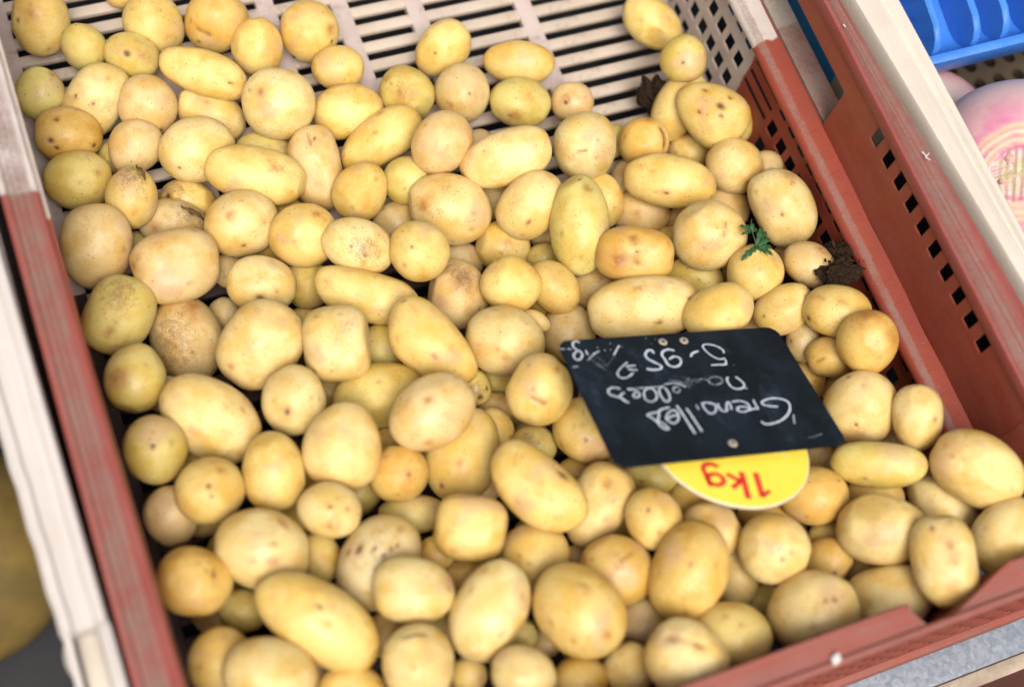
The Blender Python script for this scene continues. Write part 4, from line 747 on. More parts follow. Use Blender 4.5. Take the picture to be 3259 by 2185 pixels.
def potato_mesh(a, b, tp, bd, sq, feats, seed, hi=True):
    U, F = ICO5 if hi else ICO4
    rng = np.random.default_rng(seed)
    n = 2 + sq * 2.4
    Q = U * ((np.abs(U) ** n).sum(1) ** (-1 / n))[:, None]
    L = np.ones(len(U))
    for k in range(5):
        wv = rng.normal(0, 1, 3); wv *= rng.uniform(1.4, 3.4) / np.linalg.norm(wv)
        L += .022 * np.sin(U @ wv + rng.uniform(0, 6.28))
    for k in range(4):
        wv = rng.normal(0, 1, 3); wv *= rng.uniform(5, 9) / np.linalg.norm(wv)
        L += .0035 * np.sin(U @ wv + rng.uniform(0, 6.28))
    for k in range(3):                                  # flattened sides where tubers pressed on stones
        d = rng.normal(0, 1, 3); d /= np.linalg.norm(d); hgt = rng.uniform(.90, .98)
        x_ = (U @ d) * L; over = np.clip(x_ - hgt, 0, None); L -= over * .75
    for e_ in (-1, 1):                                  # puckered ends
        if rng.random() < .6: L -= rng.uniform(.015, .05) * np.exp(-(np.linalg.norm(U - np.array([e_, rng.uniform(-.25, .25), rng.uniform(-.3, .1)]), axis=1) / .20) ** 2)
    mk = np.zeros((len(U), 4)); mk[:, 3] = 1
    fs = [(f[0], f[1:], 1.0) for f in feats]
    if hi:
        for k in range(int(rng.integers(2, 5))):
            d = rng.normal(0, 1, 3); d[2] = -abs(d[2]); d /= np.linalg.norm(d)
            fs.append(('e', [list(d), float(rng.uniform(.05, .085))], float(rng.uniform(.15, .5))))
        if rng.random() < .5:
            d = rng.normal(0, 1, 3); d[2] = -abs(d[2]); d /= np.linalg.norm(d)
            fs.append(('d', [list(d), float(rng.uniform(.25, .5))], .5))
    for ty, ar, st in fs:
        d0 = np.array(ar[0]); d0 = d0 / np.linalg.norm(d0); rad = ar[-1]
        if ty == 'c':
            d1 = np.array(ar[1]); d1 = d1 / np.linalg.norm(d1); e = d1 - d0
            tt = np.clip(((U - d0) @ e) / max(e @ e, 1e-9), 0, 1)
            dd = np.linalg.norm(U - (d0 + tt[:, None] * e), axis=1); rad = max(rad, .055)
        else: dd = np.linalg.norm(U - d0, axis=1)
        if ty == 'e': rad = max(rad, .062)
        g_ = np.exp(-(dd / rad) ** 2)
        if ty == 'e':
            L -= .42 * rad * g_ * (.5 + .5 * st); L += .10 * rad * np.exp(-((dd - 1.7 * rad) / (.7 * rad)) ** 2)
            mk[:, 0] = np.maximum(mk[:, 0], st * np.exp(-(dd / (rad * .85)) ** 4)); mk[:, 1] = np.maximum(mk[:, 1], .55 * st * np.exp(-(dd / (rad * 1.8)) ** 2))
        elif ty == 'd': L -= .26 * rad * g_ * st
        elif ty == 'b': mk[:, 1] = np.maximum(mk[:, 1], g_)
        elif ty == 's': mk[:, 2] = np.maximum(mk[:, 2], (1.0 if rad > .50 else .55) * np.exp(-(dd / (rad * 1.25)) ** 2))
        elif ty == 'c':
            L -= .75 * rad * g_; mk[:, 0] = np.maximum(mk[:, 0], (.85 if len(ar) > 3 else .42) * np.exp(-(dd / (rad * .75)) ** 2)); mk[:, 1] = np.maximum(mk[:, 1], .6 * g_)
    V = Q * L[:, None]
    s_ = 1 + tp * V[:, 0]
    V[:, 1] *= s_; V[:, 2] *= s_
    V[:, 1] += bd * (V[:, 0] ** 2 - .35)
    V = V * np.array([a, b, .92 * b]) * (1.045 if hi else 1.0)
    me = bpy.data.meshes.new('potato')
    me.vertices.add(len(V)); me.vertices.foreach_set('co', V.astype(np.float32).ravel())
    me.loops.add(len(F) * 3); me.loops.foreach_set('vertex_index', F.ravel())
    me.polygons.add(len(F)); me.polygons.foreach_set('loop_start', np.arange(0, len(F) * 3, 3, dtype=np.int32))
    me.polygons.foreach_set('use_smooth', np.ones(len(F), dtype=bool))
    me.update(calc_edges=True)
    at = me.attributes.new('marks', 'FLOAT_COLOR', 'POINT')
    at.data.foreach_set('color', mk.astype(np.float32).ravel())
    return me
GRP = 'new potatoes heaped in the red crate'
rr = random.Random(3)
PO = []
for i, (loc, q, a, b, c, tp, bd, sq, fe, lab) in enumerate(DATA['pot']):
    o = link('potato', potato_mesh(a, b, tp, bd, sq, fe, 100 + i), None, 'potato', loc)
    o.rotation_mode = 'QUATERNION'; o.rotation_quaternion = q
    k = rr.uniform(.93, 1.06); h = rr.uniform(-.03, .03)
    t = TINT[c]; o.color = (t[0] * k, t[1] * k * (1 + h), t[2] * k * (1 + 2 * h), 1)
    tag(o, lab, 'potato', GRP)
    PO.append(o)
for i, (x, y, z, r_) in enumerate(DATA['fil']):
    o = link('potato', potato_mesh(r_ * 1.12, r_ * .96, 0, 0, 0, [], 900 + i, False), None, 'potato', (x, y, z))
    o.rotation_euler = (rr.uniform(0, 6.28), rr.uniform(0, 6.28), rr.uniform(0, 6.28))
    t = TINT[rr.choice('YBGO')]; o.color = (t[0] * .95, t[1] * .95, t[2] * .95, 1)
    tag(o, 'shaded potato deep in the heap under the others, showing only through gaps', 'potato', 'potatoes buried deep in the heap')

# a curl of loose peel on one potato, a flake of skin on the dirty one behind it
for lab_, a_, b_, wd_ in (('curl of brown peel', (-.86, -.05, -.50), (-.52, -.40, -.76), .0011), ('dark soil smear', (.10, -.62, -.78), (.74, -.30, -.60), .0009)):
    k_ = [i for i, d in enumerate(DATA['pot']) if lab_ in d[9]][0]
    d_ = DATA['pot'][k_]; ax_ = Vector((d_[2], d_[3], .92 * d_[3])) * 1.035
    mb = MB(); n_ = 10; A_, B_ = [], []
    for j in range(n_):
        t_ = j / (n_ - 1)
        u_ = Vector(a_).lerp(Vector(b_), t_).normalized(); lift = 1.04 + .10 * math.sin(t_ * 3.14) + (.10 if j == 0 else 0)
        c_ = Vector((u_.x * ax_.x, u_.y * ax_.y, u_.z * ax_.z)) * lift
        sd_ = (Vector(b_) - Vector(a_)).cross(u_).normalized() * wd_ * (1 - abs(2 * t_ - 1) ** 2 * .8) * (1 + .3 * math.sin(j * 2.3))
        A_.append(c_ + sd_); B_.append(c_ - sd_ * .8 + u_ * .0006)
    mb.add(A_ + B_, [(j, j + 1, n_ + j + 1, n_ + j) for j in range(n_ - 1)])
    me = bpy.data.meshes.new('peel'); me.from_pydata(mb.v, [], mb.f)
    me.polygons.foreach_set('use_smooth', [True] * len(me.polygons))
    po_ = link('peel', me, PO[k_], 'peel')
    md = po_.modifiers.new('thick', 'SOLIDIFY'); md.thickness = .0003

# ------------------------------------------------------------------ slate price tag and the yellow disc
SX = Vector((0.97540437, -0.14955247, -0.16192704)); SY = Vector((0.0784606, 0.9220721, -0.3789815)); SN = Vector((0.20598602, 0.35695532, 0.91112714))
SO = Vector((0.23685387, 0.15049539, -0.55159572 + .53 + RIM))
SM = Matrix(((SX.x, SY.x, SN.x, SO.x), (SX.y, SY.y, SN.y, SO.y), (SX.z, SY.z, SN.z, SO.z), (0, 0, 0, 1)))
tagm = thing('price_tag', 'black slate price tag with upside down chalk writing lying on the potatoes', 'price tag', SO)
tagm.matrix_world = SM
def rounded(w_, h_, r_, n=6):
    o = []
    for cx_, cy_, a0 in ((w_ / 2 - r_, h_ / 2 - r_, 0), (-w_ / 2 + r_, h_ / 2 - r_, 90), (-w_ / 2 + r_, -h_ / 2 + r_, 180), (w_ / 2 - r_, -h_ / 2 + r_, 270)):
        for i in range(n + 1):
            a = R(a0 + 90 * i / n); o.append((cx_ + r_ * math.cos(a), cy_ + r_ * math.sin(a)))
    return o
def local(mb, name, mat, parent, bev=0.0, smooth=False):
    me = bpy.data.meshes.new(name); me.from_pydata(mb.v, [], mb.f)
    bm = bmesh.new(); bm.from_mesh(me); bmesh.ops.recalc_face_normals(bm, faces=bm.faces)
    if bev: bmesh.ops.bevel(bm, geom=[e for e in bm.edges if len(e.link_faces) == 2 and e.calc_face_angle(0) > .9], offset=bev, segments=2, affect='EDGES', clamp_overlap=True)
    bm.to_mesh(me); bm.free()
    if smooth: me.polygons.foreach_set('use_smooth', [True] * len(me.polygons))
    return link(name, me, parent, mat)
oc = rounded(.1104, .0743, .0058)
def slab(ocs, z0, z1): return MB().prof([[(x, y, z0) for x, y in ocs], [(x, y, z1) for x, y in ocs]])
board = local(slab(oc, -.0010, .0), 'board', 'slate', tagm, .0003)
def ring(mb, x, y, r0, r1, z0, z1, n=18):
    A = [(x + r1 * math.cos(6.2832 * i / n), y + r1 * math.sin(6.2832 * i / n), z0) for i in range(n)]
    B = [(x + (r1 * .75 + r0 * .25) * math.cos(6.2832 * i / n), y + (r1 * .75 + r0 * .25) * math.sin(6.2832 * i / n), z1) for i in range(n)]
    C = [(x + r0 * math.cos(6.2832 * i / n), y + r0 * math.sin(6.2832 * i / n), z1 * .6) for i in range(n)]
    mb.prof([A, B, C], caps=False)
for x, y in ((-.0053, .0319), (.0052, .0318), (.0012, -.0304)):
    mb = MB(); ring(mb, x, y, .0007, .0021, .00002, .0005)
    e = local(mb, 'eyelet', 'eyelet', tagm, smooth=True)
    local(slab([(x + .0009 * math.cos(6.2832 * i / 12), y + .0009 * math.sin(6.2832 * i / 12)) for i in range(12)], .00003, .00012), 'hole_shade', 'hole', e)  # solid dark disc paints the shade inside the eyelet
CH = json.loads(r'''[[1.07,1,[20.03,-19.87,21.12,-21.56,24.47,-21.75,29.8,-20.33,35.01,-16.92,37.78,-13.0,37.87,-9.7,34.53,-7.72,29.97,-7.43,25.76,-8.87,25.71,-10.56,28.6,-11.81,32.06,-12.38]],
[1.01,0.95,[22.24,-7.17,21.9,-9.96,22.22,-12.8]],
[0.94,0.95,[22.22,-12.8,20.19,-12.4,17.53,-13.13]],
[1.01,0.95,[11.31,-7.32,15.36,-7.19,17.93,-8.59,18.58,-11.1,16.69,-13.13,13.55,-13.62,11.91,-12.23,13.2,-10.79,15.85,-10.71,17.78,-11.48]],
[1.01,0.95,[4.51,-7.52,4.02,-10.25,4.94,-12.21,6.72,-12.12,7.95,-9.29,9.71,-7.14,9.88,-9.41,9.13,-11.83]],
[1.01,0.9,[2.89,-8.09,0.49,-6.71,-2.63,-6.93,-2.9,-10.24,-1.68,-12.85,1.01,-12.23,2.83,-9.38,2.77,-7.52]],
[0.88,0.8,[-2.48,-6.95,-3.39,-6.29]],
[0.88,0.75,[-5.98,-10.27,-5.96,-8.7,-5.87,-7.14]],
[0.63,0.7,[-7.52,-13.39,-7.36,-13.87]],
[1.13,0.95,[-11.21,-8.59,-10.64,-13.23,-10.2,-18.26,-9.74,-22.53]],
[1.13,0.95,[-15.0,-6.52,-14.45,-11.44,-13.94,-17.38,-13.48,-23.34]],
[1.01,0.95,[-22.34,-13.55,-19.23,-12.27,-16.55,-11.84,-16.77,-9.63,-18.71,-9.32,-21.31,-11.13,-22.9,-13.67,-22.16,-15.37,-20.16,-16.5,-17.52,-14.45,-16.55,-11.84]],
[1.07,0.95,[-18.63,-7.41,-21.74,-7.8,-24.29,-8.98,-25.52,-11.57,-27.71,-14.39,-29.15,-12.25,-30.45,-10.48,-27.66,-9.7,-24.47,-9.42]],
[1.07,0.95,[-27.71,-14.39,-25.72,-15.51,-24.63,-17.42,-24.11,-19.27,-25.77,-19.07,-27.33,-16.93,-27.71,-14.39]],
[1.07,0.95,[20.05,7.25,21.63,4.47,22.03,2.01,20.42,0.26,17.56,-0.21,15.41,1.16,14.91,4.09,15.43,6.55,16.67,7.2]],
[0.94,0.95,[21.04,0.58,22.38,-0.52]],
[0.82,0.62,[12.83,5.46,11.85,4.35,10.23,3.64,8.39,3.51,6.84,3.99,5.99,4.95,6.05,6.14,7.02,7.25,8.65,7.97,10.49,8.11,12.05,7.63,12.91,6.66,12.83,5.46]],
[0.76,0.5,[5.7,6.56,3.39,7.57,0.67,5.92,0.75,7.83,-2.54,6.25,-2.17,8.13,-5.85,5.63]],
[0.82,0.75,[-16.11,5.92,-11.27,6.38,-8.05,5.1,-5.99,3.75]],
[0.76,0.55,[-11.93,8.35,-7.34,6.74,-2.16,4.68]],
[0.76,0.5,[-4.79,4.76,-7.39,3.13,-7.65,6.01,-10.08,3.88]],
[0.88,0.7,[-9.44,2.79,-9.7,1.99,-10.32,1.29,-11.13,0.85,-11.95,0.79,-12.59,1.1,-12.88,1.72,-12.77,2.51,-12.27,3.27,-11.5,3.82,-10.66,4.03,-9.93,3.84,-9.51,3.31]],
[1.01,0.85,[-16.35,5.0,-19.03,3.59,-19.9,-0.25,-19.05,-3.87,-16.76,-3.0,-15.66,0.98,-16.23,4.24]],
[1.01,0.85,[-27.31,1.46,-27.67,-1.74,-25.75,-3.33,-22.62,-1.82,-21.36,1.58,-22.37,4.5,-25.44,3.88,-27.31,1.46]],
[0.82,0.7,[-33.62,5.29,-28.19,5.1,-23.08,4.94,-16.35,5.0]],
[0.94,0.85,[-33.7,4.92,-30.74,4.24,-29.21,2.59,-29.79,0.42,-32.08,-0.16,-32.31,1.43,-29.98,2.86]],
[1.01,0.9,[-35.9,-2.79,-37.35,-1.72,-38.54,1.17,-35.81,3.28,-37.28,2.51]],
[1.01,0.9,[-36.65,5.6,-39.73,6.67,-42.41,5.36,-42.71,3.08,-40.59,1.48,-38.61,0.62,-36.8,-1.78]],
[0.76,0.85,[37.14,-17.81,36.04,-20.29,35.06,-23.14]],
[0.5,0.6,[37.31,-31.45,40.46,-31.36,45.03,-30.07]],
[1.07,1,[11.58,15.33,14.98,15.26,18.89,15.23,20.08,18.25]],
[0.94,1,[20.39,18.93,16.91,18.73,14.08,21.63,12.68,25.28,12.95,27.73,15.6,28.38,19.24,26.9,21.35,24.48,21.19,22.02]],
[1.2,1,[3.97,21.26,5.47,23.13,7.3,24.01,9.32,24.53]],
[1.26,1,[-2.18,25.77,-4.69,26.88,-7.83,25.85,-9.37,23.47,-8.99,21.19,-8.78,17.55,-6.12,15.93,-2.76,17.49,-1.59,20.83,-3.95,22.27,-7.06,20.66]],
[1.26,1,[-20.03,16.09,-17.12,15.13,-13.41,15.44,-12.53,17.23,-14.52,19.48,-16.84,21.93,-17.1,24.54,-15.24,26.8,-13.12,27.21,-12.63,24.99]],
[0.94,0.8,[-26.96,14.41,-30.91,11.87,-33.99,11.93,-34.61,14.33,-32.91,16.68,-29.3,19.54,-27.2,20.86]],
[0.88,0.95,[-28.99,18.32,-26.59,18.6,-24.15,18.61]],
[0.88,0.95,[-28.82,16.78,-26.56,16.22,-24.48,15.68]],
[1.01,0.95,[-44.92,34.72,-45.81,35.84,-47.88,35.16,-48.67,32.64,-47.9,30.85,-46.38,28.99,-46.55,26.79,-48.67,24.53,-50.38,25.11,-50.36,27.66,-48.01,29.83]],
[0.76,0.9,[-55.3,31.95,-53.08,31.49]],
[0.76,0.9,[-51.87,31.64,-49.99,31.12]],
[0.88,0.85,[-43.73,30.03,-43.87,27.05]],
[1.01,0.7,[-45.28,23.61,-40.89,27.2,-37.52,29.03]],
[0.76,0.85,[-37.84,31.3,-37.65,30.77]],
[0.76,0.85,[-35.12,29.5,-34.74,28.77]],
[0.76,0.9,[-30.83,33.45,-30.77,32.75]],
[0.76,0.8,[-32.19,29.58,-32.01,29.04]],
[0.94,0.85,[-31.97,25.76,-28.95,29.28,-27.07,31.54]],
[0.63,0.6,[-27.4,30.7,-25.03,30.66]],
[0.76,0.5,[-35.96,21.2,-32.16,24.92]],
[0.76,0.75,[-53.52,20.37,-50.88,20.61]],
[0.57,0.9,[-12.75,35.01,-12.6,34.55]],
[0.5,0.8,[-11.61,31.37,-11.43,30.83]],
[0.5,0.8,[-8.46,33.92,-8.27,33.55]],
[0.5,0.7,[22.54,14.44,22.75,14.16]],
[0.5,0.6,[18.28,11.83,18.46,11.46]],
[2.02,0.42,[-42.91,24.4,-41.34,20.87,-39.0,16.86]],
[2.27,0.36,[-40.41,25.87,-38.69,21.88,-37.28,18.79]],
[1.76,0.34,[-36.01,27.17,-34.45,22.75,-38.84,19.78]],
[2.02,0.34,[-9.28,10.12,-3.87,8.74,2.77,5.54]],
[2.27,0.4,[-13.19,7.16,-8.28,6.24,-4.41,2.92]],
[2.02,0.36,[-10.07,5.17,-4.17,4.99,2.84,7.22,7.08,7.63]],
[1.76,0.34,[6.52,9.39,9.96,6.5,13.76,4.42]],
[1.76,0.25,[-53.96,17.08,-52.97,12.85,-51.41,10.23]],
[1.51,0.25,[-30.05,20.63,-27.05,19.91]],
[1.76,0.2,[31.48,-21.63,31.05,-27.08,31.92,-29.91]]]''')
cb = MB(); press = []
def smooth_pts(p):
    if len(p) < 3: return p
    q = []
    for i in range(len(p) - 1):
        p0, p1, p2, p3 = p[max(i - 1, 0)], p[i], p[i + 1], p[min(i + 2, len(p) - 1)]
        for k in range(5):
            t = k / 5
            q.append(tuple(.5 * (2 * p1[j] + (p2[j] - p0[j]) * t + (2 * p0[j] - 5 * p1[j] + 4 * p2[j] - p3[j]) * t * t + (3 * p1[j] - p0[j] - 3 * p2[j] + p3[j]) * t ** 3) for j in (0, 1)))
    return q + [p[-1]]
for i, (wd, st, xy) in enumerate(CH):
    pts = smooth_pts([(xy[j] / 1e3, xy[j + 1] / 1e3) for j in range(0, len(xy), 2)])
    n0 = len(cb.v); ribbon(cb, pts, wd / 1e3 * .86, .00012 + .00001 * (i % 9), seed=i, wob=.22)
    press += [st] * (len(cb.v) - n0)
cw = local(cb, 'chalk_writing', 'chalk', tagm)
pa = cw.data.attributes.new('press', 'FLOAT', 'POINT'); pa.data.foreach_set('value', press)

dm = SM @ Matrix.Translation((.0025, -.0266, -.004))
disc = thing('price_disc', 'yellow round card printed 1kg in red, half hidden under the black slate', 'price card', dm.translation)
disc.matrix_world = dm
DR = .0353
dc = [(DR * math.cos(6.2832 * i / 72), DR * math.sin(6.2832 * i / 72)) for i in range(72)]
local(slab(dc, -.0012, -.00006), 'card', 'card', disc, .0002)
local(slab([(x * .988, y * .988) for x, y in dc], -.00006, .0), 'yellow_face', 'yellow', disc)
pr = MB()
def bar(p, q, wd):
    p, q = Vector((*p, 0)), Vector((*q, 0)); d = (q - p).normalized(); nn = Vector((-d.y, d.x, 0)) * wd / 2
    vs_ = [p + nn, p - nn, q - nn, q + nn]
    pr.prof([[(v.x, v.y, .00004) for v in vs_], [(v.x, v.y, .0001) for v in vs_]])
def arcs(cx_, cy_, rx, ry, a0, a1, wd, n=20):
    o, i_ = [], []
    for k in range(n + 1):
        a = R(lerp(a0, a1, k / n)); o.append((cx_ + (rx + wd / 2) * math.cos(a), cy_ + (ry + wd / 2) * math.sin(a), .0001)); i_.append((cx_ + (rx - wd / 2) * math.cos(a), cy_ + (ry - wd / 2) * math.sin(a), .0001))
    m_ = len(o); pr.add(o + i_, [(k, k + 1, m_ + k + 1, m_ + k) for k in range(n)])
D_ = lambda x, y: (x / 1e3 - .0025, y / 1e3 + .0266)
W_ = .0027
bar(D_(7.0, -44.0), D_(4.2, -57.2), W_); bar(D_(4.2, -56.3), D_(9.0, -54.2), .0019)
bar(D_(.8, -42.8), D_(-2.4, -57.0), W_)
bar(D_(-.6, -47.0), D_(-7.0, -50.6), .0023); bar(D_(-1.6, -47.6), D_(-6.2, -43.0), .0023)
gx, gy = D_(-12.3, -45.3)
arcs(gx, gy, .0035, .0030, 0, 360, .0023)
bar(D_(-15.9, -48.6), D_(-15.4, -39.4), .0023)
arcs(*D_(-12.0, -39.8), .0034, .0030, 12, 178, .0023)
local(pr, 'printed_text', 'redprint', disc)
mk = MB()
for (x, y, a) in ((20.5, -35.0, 0), (22.2, -34.6, 20), (24.3, -35.6, 40), (24.8, -37.4, 60)):
    c0 = D_(x, y); ribbon(mk, [(c0[0] - .0007, c0[1]), (c0[0], c0[1] + .0008), (c0[0] + .0006, c0[1] - .0002)], .0005, .00012)
local(mk, 'smudge', 'card', disc)

# ------------------------------------------------------------------ earth lumps, leaf sprig, peel
def soil_lump(name, x, y, z, rx, ry, rz, label, seed):
    V, F = ICO5
    rng = np.random.default_rng(seed); L = np.ones(len(V))
    for fr, am in ((2.5, .16), (5, .12), (10, .09), (20, .06)):
        for k in range(4):
            wv = rng.normal(0, 1, 3); wv *= fr / np.linalg.norm(wv); L += am * .7 * np.sin(V @ wv + rng.uniform(0, 6.28))
    L += rng.normal(0, .05, len(V))
    P = V * L[:, None] * np.array([rx, ry, rz])
    vs_ = [tuple(p) for p in P]; fs_ = [tuple(int(k) for k in f) for f in F]
    me = bpy.data.meshes.new(name); me.from_pydata(vs_, [], fs_)
    o = link(name, me, None, 'soil', (x, y, RIM + z)); tag(o, label, 'soil lump', 'lumps of earth among the potatoes')
    cr = MB()
    for k in range(46):
        a = rng.uniform(0, 6.28); d = rng.uniform(.75, 1.5); s_ = rng.uniform(.0003, .0009)
        c_ = (math.cos(a) * rx * d, math.sin(a) * ry * d, rng.uniform(-.3, .75) * rz)
        tv = [(c_[0] + rng.normal(0, s_), c_[1] + rng.normal(0, s_), c_[2] + rng.normal(0, s_)) for _ in range(4)]
        cr.add(tv, [(0, 1, 2), (0, 2, 3), (0, 3, 1), (1, 3, 2)])
    c = local(cr, 'crumbs', 'soil', o)
    fb = MB()
    for k in range(14):
        a = rng.uniform(0, 6.28); p = Vector((math.cos(a) * rx * .8, math.sin(a) * ry * .8, rz * rng.uniform(-.1, .8))); q = p * rng.uniform(1.25, 1.7) + Vector(rng.normal(0, .0012, 3))
        d = Vector(rng.normal(0, 1, 3)).normalized() * .00016
        fb.prof([[p + d, p - d, p + Vector((0, 0, .0003))], [q + d, q - d, q + Vector((0, 0, .0003))]])
    local(fb, 'root_fibres', 'peel', o)
    return o
soil_lump('earth_lump', .3145, .3370, -.103, .0062, .0088, .0105, 'dark block of earth standing on the slats beside the double lobed potato', 4)
soil_lump('earth_lump', .3405, .1960, -.0535, .0092, .0055, .0060, 'loose clump of fibrous dark earth over the soil specked potato', 8)
soil_lump('earth_lump', .3490, .2065, -.0590, .0056, .0052, .0058, 'smaller dark earth clump pressed against the red lattice', 15)

def sprig(x, y, z):
    t = thing('leaf_sprig', 'dark green feathery leaf sprig lying on a round yellow potato', 'leaf', (x, y, RIM + z))
    rng = random.Random(6)
    def leaflet(p, ang, ln, wd, up):
        mb = MB(); d = Vector((math.cos(ang), math.sin(ang), up)); nn = Vector((-math.sin(ang), math.cos(ang), 0))
        pr_ = [(0, .12), (.25, .55), (.38, .38), (.52, .95), (.66, .50), (.80, .62), (1.0, .0)]
        A = []; B = []; Cc = []
        for s_, w_ in pr_:
            q = Vector(p) + d * ln * s_ + Vector((0, 0, -.0022 * s_ * s_))
            A.append(q + nn * wd * w_ + Vector((0, 0, .0007 * w_))); Cc.append(q); B.append(q - nn * wd * w_ + Vector((0, 0, .0007 * w_)))
        n = len(A); mb.add(A + Cc + B, [(i, i + 1, n + i + 1, n + i) for i in range(n - 1)] + [(n + i, n + i + 1, 2 * n + i + 1, 2 * n + i) for i in range(n - 1)])
        o = local(mb, 'leaflet', 'leaf', t, smooth=True)
        md = o.modifiers.new('thick', 'SOLIDIFY'); md.thickness = .00025
    for i in range(9): leaflet((0, -.001, .001), R(-158 + 27 * i + rng.uniform(-8, 8)), rng.uniform(.0078, .0118), .0018, rng.uniform(-.1, .35))
    for i in range(5): leaflet((.0005, .0062, .0015), R(20 + 40 * i + rng.uniform(-10, 10)), rng.uniform(.0042, .0068), .0013, rng.uniform(.1, .6))
    st = MB(); P = [Vector((0, -.002, .001)), Vector((.0004, .003, .0022)), Vector((.0008, .0085, .0022)), Vector((.004, .0130, .0010))]
    st.prof([[p + Vector((.0003 * math.cos(k), 0, .0003 * math.sin(k))) for k in (0, 1.57, 3.14, 4.71)] for p in P])
    local(st, 'stem', 'leaf', t, smooth=True)
sprig(0.3066, 0.2215, -0.0542)

# ------------------------------------------------------------------ neighbouring crate on the left, out of focus
lc = thing('white_crate', 'off white plastic crate standing left of the red crate, rim worn wavy', 'crate', (-.15, .30, RIM - .132))
rings = []
rngl = random.Random(2)
for i in range(60):
    y = lerp(.128, .62, i / 59); L, r_ = lerp(-.0392, -.0430, min(1, (y - .13) / .1)), lerp(-.0212, -.0248, min(1, (y - .1) / .2))
    L += (.00035 * math.sin(i * 2.1) if y < .20 else 0)
    wd = r_ - L
    rings.append([(L, y, -.014), (L, y, -.001), (L + wd * .10, y, .0006), (L + wd * .24, y, .0006), (L + wd * .30, y, -.0016), (L + wd * .38, y, -.0020), (L + wd * .72, y, -.0014), (L + wd * .78, y, .0004), (r_ - .001, y, .0004), (r_, y, -.001), (r_, y, -.014)])
MB().prof(rings).build('rim', 'creamw', lc, smooth=True)
MB().hexa([(-.0262, .055, -.014), (-.0262, .055, .0004), (-.0262, .128, -.014), (-.0262, .128, .0004), (-.0205, .055, -.014), (-.0205, .055, .0004), (-.0212, .128, -.014), (-.0212, .128, .0004)]).build('rim_end', 'creamw', lc, .0012)
MB().box(-.0352, -.0266, .100, .1285, -.030, -.0135).build('corner_block', 'cream', lc, .0015)
MB().hexa([(-.0390, .085, -.016), (-.0390, .085, -.010), (-.0386, .129, -.012), (-.0386, .129, -.003), (-.0362, .085, -.016), (-.0362, .085, -.010), (-.0356, .129, -.012), (-.0356, .129, -.003)]).build('corner_strip', 'creamw', lc, .0008)
tor = MB(); rg = []
for i in range(13):
    a = R(90 + 180 * i / 12); c_ = (-.0375 + .0022 * math.cos(a), .1215 + .0065 * math.sin(a), -.014)
    rg.append([(c_[0] + .0012 * math.cos(b_) * math.cos(a), c_[1] + .0012 * math.cos(b_) * math.sin(a), c_[2] + .0016 * math.sin(b_)) for b_ in [k * 1.0472 for k in range(6)]])
tor.prof(rg).build('loop', 'greyw', lc, smooth=True)
MB().box(-.0262, -.0240, .045, .62, -.130, -.0145).build('wall', 'creamw', lc)
MB().box(-.30, -.027, .045, .62, -.130, -.127).build('floor', 'dullgrey', lc)
MB().box(-.30, -.027, .042, .0445, -.130, -.050).build('near_side', 'dullgrey', lc)
MB().box(-.305, -.30, .045, .62, -.130, -.002).build('far_wall', 'creamw', lc)
def blob(name, x, y, z, a, b, c_, mat, seed):
    me = potato_mesh(a, b, 0, 0, 0, [], seed, False); me.name = name
    o = link(name, me, None, mat, (x, y, RIM + z)); o.scale = (1, 1, c_ / (.92 * b)); return o
tag(blob('vegetable', -.083, .192, -.076, .054, .050, .046, 'bigveg', 41), 'large blurred yellow vegetable inside the white crate, lower left', 'vegetable', 'yellow vegetables in the white crate')
tag(blob('vegetable', -.110, .300, -.085, .042, .040, .038, 'bigveg', 43), 'yellow vegetable deeper in the white crate, past the left edge', 'vegetable', 'yellow vegetables in the white crate')

# ------------------------------------------------------------------ neighbouring crate on the right: turnips
rc = thing('cream_crate', 'cream plastic crate right of the red crate, holding turnips', 'crate', (.55, .30, RIM - .132))
rings = []
for i in range(20):
    y = lerp(.03, .62, i / 19); L = lerp(.3935, .3790, min(1, max(0, (y - .10) / .25))); r_ = .4045
    wd = r_ - L
    rings.append([(L, y, -.013), (L, y, -.0010), (L + .0006, y, .0003), (L + wd * .50, y, .0003), (L + wd * .60, y, -.0010), (L + wd * .68, y, -.0008), (L + wd * .76, y, .0008), (r_ - .0016, y, .0010), (r_ - .0002, y, -.0004), (r_, y, -.013)])
MB().prof(rings).build('rim', 'cream', rc, smooth=True)
MB().box(.3930, .3955, .256, .302, -.130, -.0135).build('grey_wall', 'greyw', rc)
MB().box(.3932, .3955, .03, .2558, -.130, -.0135).build('shade_wall', 'shade_board', rc)  # wall darkened to paint the shade seen through the panel holes
MB().box(.3930, .3955, .3021, .62, -.130, -.0135).build('blue_wall', 'bluew', rc)
# pierced floor: cells with octagonal holes
fl = MB(); px_, py_, hr = .0135, .0125, .0041
for i in range(12):
    for j in range(28):
        cx_, cy_ = .404 + px_ * (i + .5) + (px_ * .5 if j % 2 else 0) * 0, .05 + py_ * (j + .5)
        sq_ = [(cx_ + sx * px_ / 2, cy_ + sy * py_ / 2) for sx, sy in ((1, 0), (1, 1), (0, 1), (-1, 1), (-1, 0), (-1, -1), (0, -1), (1, -1))]
        oc_ = [(cx_ + hr * math.cos(R(45 * k)), cy_ + hr * math.sin(R(45 * k))) for k in range(8)]
        fl.add([(x, y, -.122) for x, y in sq_ + oc_] + [(x, y, -.127) for x, y in oc_], [(k, (k + 1) % 8, 8 + (k + 1) % 8, 8 + k) for k in range(8)] + [(8 + k, 8 + (k + 1) % 8, 16 + (k + 1) % 8, 16 + k) for k in range(8)])
fo = fl.build('pierced_floor', 'darkbrown', rc); 
MB().box(.396, .80, .62, .623, -.130, .0).build('far_side', 'cream', rc)
MB().box(.80, .803, .03, .62, -.130, .0).build('outer_wall', 'cream', rc)

